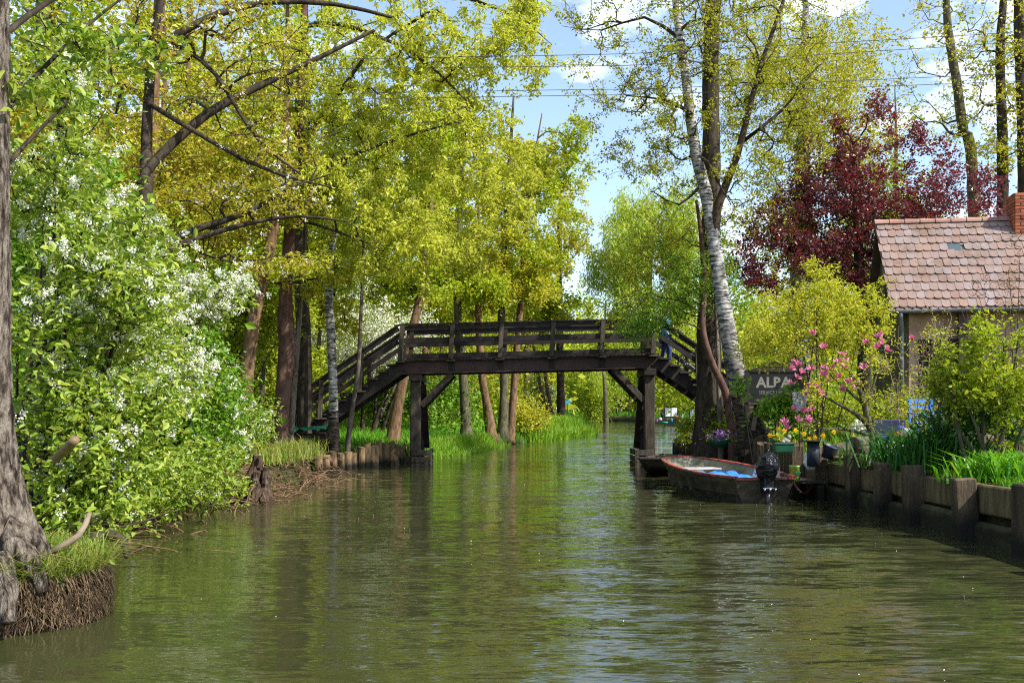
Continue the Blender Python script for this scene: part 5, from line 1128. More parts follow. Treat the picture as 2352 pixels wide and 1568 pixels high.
tree('young_alder_tree', 'crooked thin brown stem leaning in front of the massive dark trunk', 'tree',
     [rooted([(1683, 1000, 25.6, .12), (1676, 960, 25.6, .1), (1666, 898, 25.6, .095), (1640, 845, 25.6, .09), (1621, 790, 25.6, .085), (1613, 740, 25.6, .08), (1618, 660, 25.6, .075), (1612, 560, 25.6, .06), (1600, 460, 25.6, .04)]), T((1615, 720, 25.6, .03), (1560, 690, 25.4, .024), (1500, 680, 25.2, .012)), T((1614, 760, 25.6, .025), (1570, 740, 25.4, .02), (1500, 760, 25.2, .01))],
     [E(1550, 690, 25.6, 120, 90, 1.4, 80), E(1480, 780, 25.8, 60, 60, .8, 30), E(1600, 540, 25.6, 90, 90, 1.2, 40)], LF(6500, .06, 'leaf_green', .6, spread=.14, droop=.3), M['bark_brown'], 152, M['twig'], up=0, hmin=2.2, flare=1.3)
for k, (x0, x1, lb) in enumerate(((1697, 1668, 'thin pale stem beside the foot of the leaning birch'), (1655, 1640, 'thin bent stem close to the massive dark trunk'))):
    tree('alder_sapling', lb, 'tree', [rooted([(x0, 1000, 25.9, .07), (x0 - 4, 900, 25.9, .06), ((x0 + x1) / 2, 780, 25.9, .05), (x1, 640, 25.9, .03)])], [E(x1, 640, 25.9, 60, 90, .9, 24)], LF(1500, .06, 'leaf_green', .6), M['bark_grey'], 153 + k, M['twig'])
tree('weeping_birch_tree', 'large weeping birch with a veil of fine yellow green leaves above the plum', 'tree',
     [rooted([(1835, 1000, 34, .4), (1835, 700, 34, .34), (1845, 400, 34, .25), (1850, 150, 34, .16), (1850, -80, 34, .06)])],
     [E(1850, 110, 34, 150, 170, 3.5, 200), E(1910, 300, 33.5, 120, 170, 3, 150), E(1770, 330, 33.6, 120, 170, 3, 120), E(1930, 70, 34, 90, 120, 3, 80), E(1760, 120, 34, 110, 150, 3, 80), E(1850, -120, 34, 170, 100, 3, 60), E(1800, 520, 33, 130, 80, 2.4, 70)],
     LF(44000, .085, 'leaf_olive', .6, spread=.12, droop=.8, tuft=3), M['bark_birch'], 155, M['twig'], seg=.6, up=.12, weep=1.0, hmin=4, tip=.011)
tree('copper_plum_tree', 'copper plum with dark purple red leaves behind the cottage roof', 'tree',
     [rooted([(1985, 1000, 31, .24), (1985, 800, 31, .2), (1975, 620, 31, .16), (1965, 450, 31, .09), (1960, 330, 31, .04)])],
     [E(1970, 420, 31, 150, 130, 2.6, 260), E(2110, 500, 30.5, 170, 110, 2.4, 280), E(1830, 560, 31, 140, 110, 2.2, 200), E(2000, 580, 30, 160, 70, 2, 190), E(1900, 480, 31, 160, 110, 2, 160), E(2200, 420, 31, 70, 100, 2, 60), E(1770, 640, 30, 90, 70, 1.6, 50), E(1960, 270, 31, 80, 60, 1.6, 36), E(2130, 340, 31, 60, 60, 1.4, 26)],
     LF(48000, .085, 'leaf_plum', .7, spread=.11), M['bark_dark'], 156, M['bark_dark'], up=.12, hmin=2.5, tip=.011)
for k, (pts, cr, n, lb) in enumerate((([(2242, 700, 40, .23), (2230, 342, 40, .21), (2214, 307, 40, .2), (2197, 188, 40, .18), (2180, 85, 40, .16), (2172, -20, 40, .12), (2168, -200, 40, .05)], [E(2130, 150, 40, 170, 190, 3.5, 170), E(2080, 330, 40, 130, 110, 2.5, 60), E(2200, -90, 40, 140, 90, 3, 60)], 3600, 'tall sparse tree with the curved trunk above the copper plum'),
                                      ([(2303, 700, 38, .24), (2303, 393, 38, .2), (2300, 239, 38, .18), (2297, 102, 38, .16), (2306, -20, 38, .12), (2310, -220, 38, .05)], [E(2290, 170, 38, 140, 210, 3.5, 170), E(2330, 330, 38, 100, 100, 2, 60), E(2260, 20, 38, 150, 100, 2.5, 70)], 4600, 'tall sparse tree with straight dark trunk above the brick chimney'),
                                      ([(2356, 700, 36, .25), (2350, 300, 36, .2), (2342, 100, 36, .18), (2338, -60, 36, .14), (2336, -220, 36, .06)], [E(2380, 100, 36, 100, 190, 2.5, 90), E(2310, 260, 36, 90, 130, 2, 60)], 3600, 'tall dark trunk cut by the picture edge beyond the chimney'))):
    tree('ash_tree', lb.replace(' cut by the picture edge', ''), 'tree', [rooted(pts)], cr, LF(n, .11, 'leaf_olive', .6, spread=.13), M['bark_olive'] if k == 0 else M['bark_dark'], 160 + k, M['twig'], up=.1, hmin=6, tip=.010, group=None)

# --- shrubs of the garden
def shrub(name, label, foot, n_st, crown, leaf, seed, bark='twig', r=.02, cat='shrub', up=.15, tip=.003, extra=None, group=None, seg=.25, spreadf=.12, droop=0, weep=0):
    rng = np.random.default_rng(seed); foot = np.asarray(foot, float); top = np.mean([c[0] for c in crown], 0); P = []
    for k in range(n_st):
        c = crown[k % len(crown)]; d = foot + rng.normal(size=3) * (spreadf, spreadf, 0); e = np.array(c[0]) + rng.normal(size=3) * np.array(c[1]) * .35; e[2] = max(e[2], foot[2] + .3)
        f2 = d.copy(); f2[2] -= .15; P.append([(*f2, r), (*(d * .6 + e * .4 + rng.normal(size=3) * .05), r * .75), (*e, r * .4)])
    return tree(name, label, cat, P, crown, leaf, M[bark], seed, seg=seg, up=up, hmin=foot[2] + .15, tip=tip, flare=1.1, extra=extra, group=group, sides=6, loc=foot, weep=weep, kink=.1)
shrub('forsythia_bush', 'dense yellow green bush glowing in front of the cottage gable', gpt(1870, 20.8), 9, [E(1850, 760, 20.8, 130, 95, 1.2, 260), E(1890, 660, 20.8, 80, 75, .9, 130), E(1940, 730, 20.6, 90, 80, 1, 140), E(1780, 790, 20.8, 90, 70, 1, 110), E(1890, 600, 20.8, 25, 36, .4, 20), E(1985, 740, 20.5, 50, 55, .7, 50)], [LF(22000, .058, 'leaf_yellow', .5, spread=.05, up=.2)], 201, up=.05, tip=.005)
mag = [(1868, 770), (1890, 800), (1825, 830), (1835, 842), (1812, 846), (1935, 815), (1945, 832), (1925, 832), (1940, 846), (1990, 790), (2020, 775), (2030, 790), (2098, 782), (1830, 870), (1850, 887), (1815, 882), (1845, 905), (1865, 850), (1892, 862), (1903, 878), (1922, 868), (1952, 880), (1962, 892), (1880, 905), (1810, 985), (1832, 966), (1843, 948), (1853, 964), (1862, 944), (1800, 972), (1968, 884), (1985, 846), (2034, 804), (2012, 800), (1897, 846), (1915, 850), (1838, 858), (1875, 890), (1930, 895), (1822, 945)]
def magnolia():
    rng = np.random.default_rng(61); Y = 17.0
    F_ = [at(x, y, Y + rng.normal() * .35) for x, y in mag]
    tr = rooted([(2013, 1040, Y, .075), (2006, 1010, Y, .065), (1997, 980, Y, .06), (1986, 930, Y, .05), (1972, 890, Y, .035), (1950, 850, Y, .02)])
    paths = [tr, T((1997, 980, Y, .045), (1965, 950, Y - .1, .035), (1920, 925, Y - .2, .025), (1870, 895, Y - .2, .012)), T((1990, 950, Y, .035), (2005, 890, Y + .2, .025), (2025, 820, Y + .3, .01)), T((2003, 1000, Y, .03), (1940, 985, Y - .2, .022), (1870, 985, Y - .3, .012)), T((1986, 930, Y, .03), (1940, 890, Y + .2, .02), (1880, 830, Y + .3, .012), (1868, 775, Y + .3, .006))]
    P, par, r, nfix, tips = grow(paths, np.array(F_ + [at(rng.uniform(1800, 2060), rng.uniform(800, 990), Y + rng.normal() * .4) for _ in range(60)]), rng, .22, .05, 1.1, .004, kink=.08)
    t = thing('magnolia_tree', 'small magnolia with pink star flowers on nearly bare branches above the daffodils', 'tree', tr[0][:3])
    C = catmull(tr, .15); MB().tube(C[:, :3], C[:, 3], 10, True, .1, rng).build('trunk', M['bark_olive'], t, True)
    bb = MB()
    for line in paths_of(P, par, r, len(catmull(tr, .22))): bb.tube(P[line], r[line], 5, False)
    bb.build('branchwork', M['bark_olive'], t, True)
    q = np.concatenate([P[rng.integers(s, e, 40)] for s, e in tips]); q = q + rng.normal(size=q.shape) * .06; m = MB(); leaves(m, q[:1500], .055, .45, rng, 'quad', .2, -.2); m.build('crown', M['leaf_yellow'], t)
    for c in F_:
        m = MB(); n = 8; tilt = unit(rng.normal(size=3) * .5 + (0, 0, .8)); u = unit(np.cross(tilt, (1, .2, 0))); v = np.cross(tilt, u); op = rng.uniform(.35, .95)
        for k in range(n):
            a = 2 * math.pi * k / n + rng.normal() * .2; o = op * rng.uniform(.7, 1.3); d = unit(tilt * (1.1 - .6 * o) + (u * math.cos(a) + v * math.sin(a)) * o); sd = np.cross(d, tilt) if np.linalg.norm(np.cross(d, tilt)) > .05 else u; sd = unit(sd); L = rng.uniform(.09, .135); w = .025; nn = np.cross(sd, d)
            m.add([c, c + d * L * .35 + sd * w * .8 - nn * .006, c + d * L * .7 + sd * w - nn * .01, c + d * L + nn * .01, c + d * L * .7 - sd * w - nn * .01, c + d * L * .35 - sd * w * .8 - nn * .006], [(0, 1, 2, 3), (0, 3, 4, 5)])
        m.build('flower', M['petal_pink'], t)
magnolia()
shrub('green_bush', 'fresh green leafy bush on bent pale stems above the bank wall', gpt(2275, 13.6), 8, [E(2265, 850, 13.6, 95, 100, .8, 190), E(2200, 890, 13.8, 60, 70, .6, 80), E(2330, 880, 13.4, 70, 110, .8, 120), E(2180, 830, 14, 50, 50, .5, 40), E(2290, 760, 13.6, 60, 40, .5, 40)], LF(6500, .06, 'leaf_fresh', .6, 'leaf', .04), 203, 'bark_olive', .035, up=.05, tip=.005)
shrub('dark_laurel_bush', 'low shady bush with dark glossy leaves under the fresh green one', gpt(2200, 14.6), 8, [E(2190, 950, 14.6, 90, 50, .6, 110), E(2280, 960, 14.3, 90, 50, .6, 90)], LF(4200, .06, 'leaf_shade', .6, 'leaf', .07), 204, up=.05)
shrub('bare_hydrangea_bush', 'tangle of bare brown twigs with dry flower heads before the cottage door', gpt(2110, 16.2), 14, [E(2110, 830, 16.2, 80, 90, .8, 120), E(2060, 900, 16.2, 60, 60, .6, 90), E(2160, 780, 16.2, 60, 80, .7, 90), E(2100, 930, 16, 90, 50, .6, 80)], [LF(500, .03, 'dead_leaf', .8, spread=.03), LF(900, .045, 'leaf_yellow', .5, spread=.05, name='foliage')], 205, 'twig_pale', .012, up=.1, tip=.003)
shrub('bare_climber_bush', 'dark leafless twigs climbing in front of the cottage eaves', gpt(2330, 17.5), 10, [E(2300, 690, 17.5, 90, 80, .7, 130), E(2230, 740, 17.5, 70, 50, .6, 60), E(2340, 600, 17.5, 40, 70, .5, 40)], LF(300, .03, 'dead_leaf', .8, spread=.03), 206, 'twig', .014, up=.15)
shrub('lilac_bush', 'bush with broad green leaves hiding the black notice board', gpt(1760, 21.8), 9, [E(1775, 945, 21.8, 50, 26, .5, 40), E(1820, 950, 21.6, 60, 40, .5, 60), E(1700, 890, 21.6, 30, 20, .3, 12), E(1840, 915, 21.6, 40, 45, .5, 30)], LF(2300, .085, 'leaf_green', .75, 'leaf', .08), 207, 'bark_olive', .02)
shrub('hedge_bush', 'green hedge plants behind the magnolia and the garden clutter', gpt(2030, 21.5), 12, [E(1950, 940, 21.5, 100, 50, .7, 110), E(2080, 930, 21.3, 90, 60, .7, 110), E(1860, 950, 22, 70, 40, .6, 50)], LF(6500, .065, 'leaf_fresh', .6, spread=.1), 208, 'twig', .016)
shrub('bramble_bush', 'light green bramble growing at the foot of the massive dark trunk', gpt(1580, 27.5), 7, [E(1575, 985, 27.5, 36, 30, .5, 30), E(1640, 975, 26, 50, 40, .4, 40)], LF(1800, .075, 'leaf_fresh', .6, spread=.1), 209, 'twig', .01)

# --- blossoming bird cherry bushes over the water, the fore most detailed
def cherry(name, label, foot, crown, n, seed, size=.09, nb=300, r=.035, m='leaf_cherry', kind='leaf', k=22, s=.016, length=.11, spread=.12, up=.06):
    shrub(name, label, foot, 8, crown, LF(n, size, m, .5, kind, spread, droop=.2, up=.5), seed, 'bark_dark', r, 'bush', up, .006, blossom(nb, length=length, k=k, s=s, spread=spread * .8) if nb else None, spreadf=.3, seg=.3)
cherry('bird_cherry_bush', 'bird cherry bush with big fresh leaves and white flower spikes beside the rough grey trunk', (-4.7, 10.2, .6), [E(150, 420, 10.4, 130, 170, 1.2, 130), E(250, 580, 10, 110, 120, 1.1, 120), E(170, 760, 10, 150, 150, 1.2, 190), E(290, 720, 9.8, 110, 90, 1, 90), E(140, 180, 10.6, 110, 120, 1, 40)], 9500, 301, .078, 300, s=.02, k=44, length=.11)
cherry('bird_cherry_bush', 'lower leafy bird cherry bush hanging over the water by the grass tussock', (-4.6, 9.8, .5), [E(170, 1000, 9.8, 140, 110, 1, 170), E(250, 1130, 9.6, 100, 70, .8, 90), E(270, 930, 10, 110, 90, .9, 90), E(150, 1150, 9.4, 80, 60, .6, 50)], 8000, 302, .078, 110, s=.021, k=40)
cherry('bird_cherry_bush', 'bird cherry bush crowded with white blossom reaching towards the leaning brown trunk', (-6.6, 14.5, .7), [E(330, 720, 14, 120, 90, 1.3, 150), E(450, 680, 15, 120, 60, 1.2, 130), E(340, 850, 13.5, 120, 90, 1.2, 140), E(300, 600, 14, 130, 90, 1.2, 110)], 8500, 303, .075, 850, s=.024, k=40, length=.12)
cherry('bird_cherry_bush', 'shaded green bird cherry bush between white blossom and the leaning brown trunk', (-6.4, 17.5, .7), [E(440, 850, 17, 110, 110, 1.3, 150), E(490, 960, 17.5, 90, 80, 1.1, 110), E(420, 980, 16.5, 110, 90, 1.1, 130)], 9500, 304, .085, 160, m='leaf_green', s=.026, k=30)
cherry('bird_cherry_bush', 'bright low bush on the bank in front of the bulging maple trunk', (-5.6, 20.5, .6), [E(560, 1000, 20.8, 60, 60, .9, 90), E(510, 1050, 19.8, 70, 50, .9, 70), E(590, 960, 22, 36, 50, .7, 40)], 5000, 305, .08, 150, s=.028, k=26)
cherry('bird_cherry_bush', 'low leafy twigs dipping to the water between tussock and rotten stump', (-6.2, 13.2, .4), [E(400, 1080, 14, 100, 60, 1, 110), E(330, 1150, 12.6, 80, 50, .8, 70), E(470, 1110, 16, 70, 40, .8, 50)], 6500, 306, .08, 50, s=.018)
cherry('white_cherry_tree', 'cherry tree white with blossom behind the bridge stairs', gpt(830, 42), [E(850, 760, 42, 110, 100, 3, 160), E(770, 820, 42, 90, 70, 3, 90), E(930, 790, 41, 80, 60, 2.4, 70)], 5000, 307, .13, 1500, .08, kind='quad', k=12, s=.06, length=.26, spread=.3)
cherry('white_cherry_bush', 'small white flowering bush under the alders beyond the meadow', gpt(1230, 75), [E(1235, 910, 75, 36, 36, 2, 40)], 2600, 308, .2, 200, .05, kind='quad', k=8, s=.09, length=.3, spread=.3)
for i, (x, y, Y, rx, ry, n, m, lb) in enumerate(((120, 600, 15, 180, 200, 9000, 'leaf_green', 'tall leafy bush filling the shade behind the bird cherry'), (250, 850, 17, 180, 160, 9000, 'leaf_green', 'wide green bush behind the white blossom'), (400, 420, 24, 190, 130, 9000, 'leaf_bronze', 'bronze tinted bush below the crooked branches'), (480, 720, 26, 160, 120, 9000, 'leaf_fresh', 'light green bush behind the information board'), (640, 830, 33, 110, 120, 7000, 'leaf_fresh', 'fresh green bush behind the foot of the stairs'), (870, 900, 46, 120, 60, 7000, 'leaf_green', 'dark green bush at the back of the meadow'), (1010, 900, 56, 100, 70, 6000, 'leaf_green', 'green bush behind the meadow beyond the bridge pile'), (1200, 950, 53, 60, 44, 4000, 'leaf_olive', 'olive bush around the roots of the twin alders'), (90, 300, 17, 150, 190, 8000, 'leaf_bronze', 'bronze leaved bush beside the rough grey trunk'))):
    shrub('hazel_bush', lb, gpt(x, Y), 8, [E(x, y, Y, rx, ry, px(rx, Y) * .7, 130), E(x + rx * .4, y + ry * .5, Y, rx * .7, ry * .6, px(rx, Y) * .5, 50)], LF(n, .075 + .0014 * Y, m, .6, spread=.12 + .003 * Y), 320 + i, 'bark_dark', .03, 'bush', .1, .005, None, spreadf=.4, seg=.4)

# --- the old trunk at the water's edge
def near_trunk():
    rng = np.random.default_rng(71)
    base = np.array(at(5, 1330, 7.4)); 
    pts = [(-45, 1400, 7.5, .46), (-45, 1300, 7.5, .40), (-45, 1180, 7.5, .31), (-44, 1050, 7.5, .235), (-42, 900, 7.5, .2), (-38, 700, 7.5, .18), (-36, 400, 7.5, .17), (-32, 100, 7.5, .16), (-28, -200, 7.5, .14), (0, -700, 7.5, .11)]
    q = T(*pts); q[0] = (*q[0][:2], .1, q[0][3])
    t = thing('old_tree', 'rough grey furrowed trunk flaring into the tussock at the water edge', 'tree', q[0][:3])
    C = catmull(q, .05); k = 56; n = len(C); a = np.arange(k) * 2 * math.pi / k; mb = MB(); V = []
    ph = rng.random(9) * 6
    for i in range(n):
        z = C[i, 2]; fl = np.exp(-max(0, z - .4) / .55)
        rr = C[i, 3] * (1 + fl * (.30 * np.maximum(0, np.cos(a - .25)) ** 3 + .22 * np.maximum(0, np.cos(a + 1.4)) ** 3 + .1 * np.sin(3 * a + 1)))
        g = .7 * np.sin(a * 15 + 2.2 * np.sin(z * 2.3 + ph[0]) + 1.2 * np.sin(z * 6 + a * 2)) * .035 + np.sin(a * 23 + 3 * np.sin(z * 3.1 + ph[1])) * .025 + rng.normal(size=k) * .02
        rr = rr * (1 + g)
        V.append(np.stack([C[i, 0] + rr * np.cos(a), C[i, 1] + rr * np.sin(a), np.full(k, z)], 1))
    i = np.arange(n - 1)[:, None] * k; j = np.arange(k)[None, :]; j2 = (j + 1) % k
    mb.add(np.concatenate(V), np.stack([i + j, i + j2, i + k + j2, i + k + j], -1).reshape(-1, 4)).build('trunk', M['bark_rough'], t, True)
    rt = MB()
    for (x, y, Y), (x1, y1, Y1), r0 in (((20, 1260, 7.3), (112, 1262, 7.5), .13), ((40, 1290, 7.25), (100, 1330, 7.2), .1), ((0, 1330, 7.1), (20, 1400, 6.9), .12)):
        P = catmull([at(x - 15, y - 40, Y), (at(x, y, Y) + at(x1, y1, Y1)) / 2 + (0, 0, .06), at(x1, y1 + 30, Y1)], .06); rt.tube(P, np.linspace(r0, r0 * .4, len(P)), 10, True, .3, rng)
    rt.build('root', M['bark_rough'], t, True)
    # young leafy branches high on the trunk
    rng2 = np.random.default_rng(72); P, par, r, nf, tips = grow([[(*at(-18, 300, 7.5), .03), (*at(60, 200, 8), .022), (*at(200, 60, 8.4), .014), (*at(330, -40, 8.6), .008)], T((-18, 420, 7.5, .025), (60, 330, 7.9, .018), (150, 240, 8.1, .01)), T((-16, 100, 7.5, .03), (120, 0, 8, .02), (300, -80, 8.4, .01))], in_crown([E(200, 80, 8.3, 160, 90, .7, 60), E(120, 260, 8, 90, 90, .5, 24)], rng2), rng2, .2, .05, 0, .003)
    bb = MB()
    for line in paths_of(P, par, r, 1): bb.tube(P[line], r[line], 5, False)
    bb.build('branchwork', M['bark_dark'], t, True)
    qs = np.concatenate([P[rng2.integers(s, e, 9)] for s, e in tips]); m = MB(); leaves(m, qs + rng2.normal(size=qs.shape) * .06, .085, .5, rng2, 'leaf', .5, .15); m.build('crown', M['leaf_cherry'], t)
near_trunk()
# --- young trees that fill the lit wood behind stairs and bridge
for i, (pts, cr, n, m, lb) in enumerate((([(600, 960, 31, .08), (606, 800, 31, .07), (610, 640, 31, .05), (612, 520, 31, .03)], [E(600, 640, 31, 120, 110, 1.8, 90), E(520, 740, 31, 90, 70, 1.5, 50)], 7000, 'leaf_fresh', 'young tree with light green foliage behind the leaning brown trunk'),
      ([(730, 980, 38, .09), (732, 820, 38, .08), (738, 660, 38, .06), (740, 560, 38, .03)], [E(730, 680, 38, 110, 100, 2.2, 90), E(680, 800, 38, 80, 70, 1.6, 50)], 8000, 'leaf_olive', 'young yellowish tree standing behind the white birch'),
      ([(1010, 985, 60, .12), (1012, 850, 60, .1), (1015, 720, 60, .07), (1015, 600, 60, .04)], [E(1010, 700, 60, 110, 110, 3, 110), E(960, 830, 60, 90, 50, 3, 50)], 9000, 'leaf_fresh', 'young alder full of light leaves at the back of the meadow'),
      ([(1210, 975, 90, .16), (1212, 860, 90, .14), (1214, 740, 90, .1), (1214, 660, 90, .05)], [E(1200, 760, 90, 100, 110, 4, 110), E(1250, 860, 90, 70, 60, 3, 60)], 9000, 'leaf_olive', 'light yellow green tree in the gap between the alders far down the bank'),
      ([(1385, 962, 150, .3), (1388, 860, 150, .25), (1390, 760, 150, .15), (1390, 680, 150, .06)], [E(1380, 780, 150, 90, 110, 5, 120), E(1330, 870, 150, 60, 60, 4, 60)], 11000, 'leaf_fresh', 'broad light green tree closing the view at the river bend'))):
    Yd = pts[0][2]
    tree('young_tree', lb, 'tree', [rooted(pts)], cr, LF(n, .1 + .0016 * Yd, m, .65, spread=.05 + .003 * Yd), M['bark_olive'], 180 + i, M['bark_dark'], seg=.5, hmin=1.2, tip=.012, group=None)
# ---------------------------------------------------------------- woods behind: prototypes copied
def proto(seed, h, r, crown, lm, bk, n, size, spread, name, label, group, spec_trunk=None, weep=0):
    tr = [(0, 0, -.3, r * 1.2), (.05 * h * .2, .02, h * .25, r), (.0, .1, h * .55, r * .75), (.15, .0, h * .85, r * .35), (.1, .1, h, r * .1)]
    return tree(name, label, 'tree', [tr], crown, LF(n, size, lm, .65, spread=spread), M[bk], seed, M['bark_dark'], seg=.8, up=.1, hmin=h * .25, tip=.014, flare=1.2, group=group, weep=weep, loc=(0, 0, 0), sides=9)
PR = [proto(401, 19, .24, [((0, 0, 12), (3.0, 3.0, 6), 190), ((1, 0.5, 8), (2.8, 2.8, 3), 60)], 'leaf_fresh', 'bark_olive', 8500, .19, .16, 'wood_alder_tree', 'tall fresh green alder of the wood behind the meadow', 'fresh green alders of the wood'),
      proto(402, 17, .2, [((0, 0, 11), (2.6, 2.6, 5.5), 150), ((-1, 0, 7), (2.4, 2.4, 2.6), 50)], 'leaf_olive', 'bark_warm', 7500, .19, .16, 'wood_maple_tree', 'tall yellowish maple of the wood with bare lower trunk', 'yellowish maples of the wood'),
      proto(403, 14, .13, [((0, 0, 9), (1.9, 1.9, 4.5), 110)], 'leaf_green', 'bark_dark', 5500, .18, .15, 'wood_ash_tree', 'slender darker green tree standing deep in the wood', 'slender darker trees of the wood')]
def woods():
    rng = np.random.default_rng(81)
    spots = {0: [(-9.5, 38), (-14, 44), (-7, 52), (-19, 36), (-3.5, 62), (-12, 66), (1, 78), (-22, 58), (-26, 44), (6, 175), (13, 186), (22, 178), (15.5, 163), (19.5, 166), (26, 150), (30, 120), (24, 62), (33, 70), (2, 120)],
             1: [(-11.5, 33), (-16, 52), (-5, 58), (-10, 78), (-21, 46), (-13, 40), (3, 96), (9, 182), (17, 175), (25, 165), (28, 105), (21, 70), (34, 95), (-1, 100), (-27, 62)],
             2: [(-8, 45), (-12.5, 56), (-17, 40), (-6, 72), (-23, 52), (2, 88), (11, 176), (17, 162), (17.8, 164), (20.6, 161), (21.5, 168), (19, 183), (26, 132), (23.5, 95), (19, 54), (28, 80), (-15, 74), (4, 150), (12, 170)]}
    for k, L in spots.items():
        first = True
        for x, y in L:
            sc = (.85 + .3 * rng.random()) * (1 if y < 100 else .8 if x < 24 else .9); z = float(gz(np.array(x), np.array(y)))
            if 0 < x / y < .13 and y > 90: sc *= .72
            if first: r = PR[k]; r.location = (x, y, z); r.rotation_euler = (0, 0, rng.random() * 6); r.scale = (sc, sc, sc); first = False
            else: dup(PR[k], (x, y, z), rng.random() * 6, sc)
woods()
def mass(name, label, boxes, m, n, size, seed):
    """a wood too dense and too far to count"""
    rng = np.random.default_rng(seed); mb = MB(); st = MB()
    for (x0, x1, y0, y1, z0, z1), w in boxes:
        k = int(n * w / 60); c = np.stack([rng.uniform(x0, x1, k), rng.uniform(y0, y1, k), z0 + (z1 - z0) * rng.random(k) ** 1.3], 1)
        q = c[rng.integers(0, k, int(n * w))] + rng.normal(size=(int(n * w), 3)) * (1.1, 1.1, .9) * (size / .3); leaves(mb, q, size, .7, rng)
    return tag(mb.build(name, m, None), label, None, None, 'stuff')
mass('distant_wood', 'light green wood in the distance beyond meadow and river bend', [((-45, 2, 85, 140, .5, 13), .26), ((-30, 75, 190, 215, .5, 19), .4), ((26, 65, 100, 180, .5, 14), .22), ((-50, -24, 40, 90, .5, 15), .2)], M['leaf_fresh'], 230000, .7, 91)
mass('undergrowth', 'dense green undergrowth in the wood behind the blossoming bushes', [((-26, -9, 24, 40, .4, 5), .36), ((-30, -7, 14, 26, .4, 4.5), .3), ((-14, -2, 44, 60, .4, 2.5), .14), ((9, 20, 34, 50, .5, 3), .2)], M['leaf_green'], 42000, .2, 92)
mass('yellow_undergrowth', 'yellow green young foliage deep in the wood', [((-24, -8, 34, 60, 3, 13), .5), ((-8, 2, 60, 84, 3, 10), .2), ((10, 30, 44, 60, 1, 8), .3)], M['leaf_olive'], 42000, .22, 93)

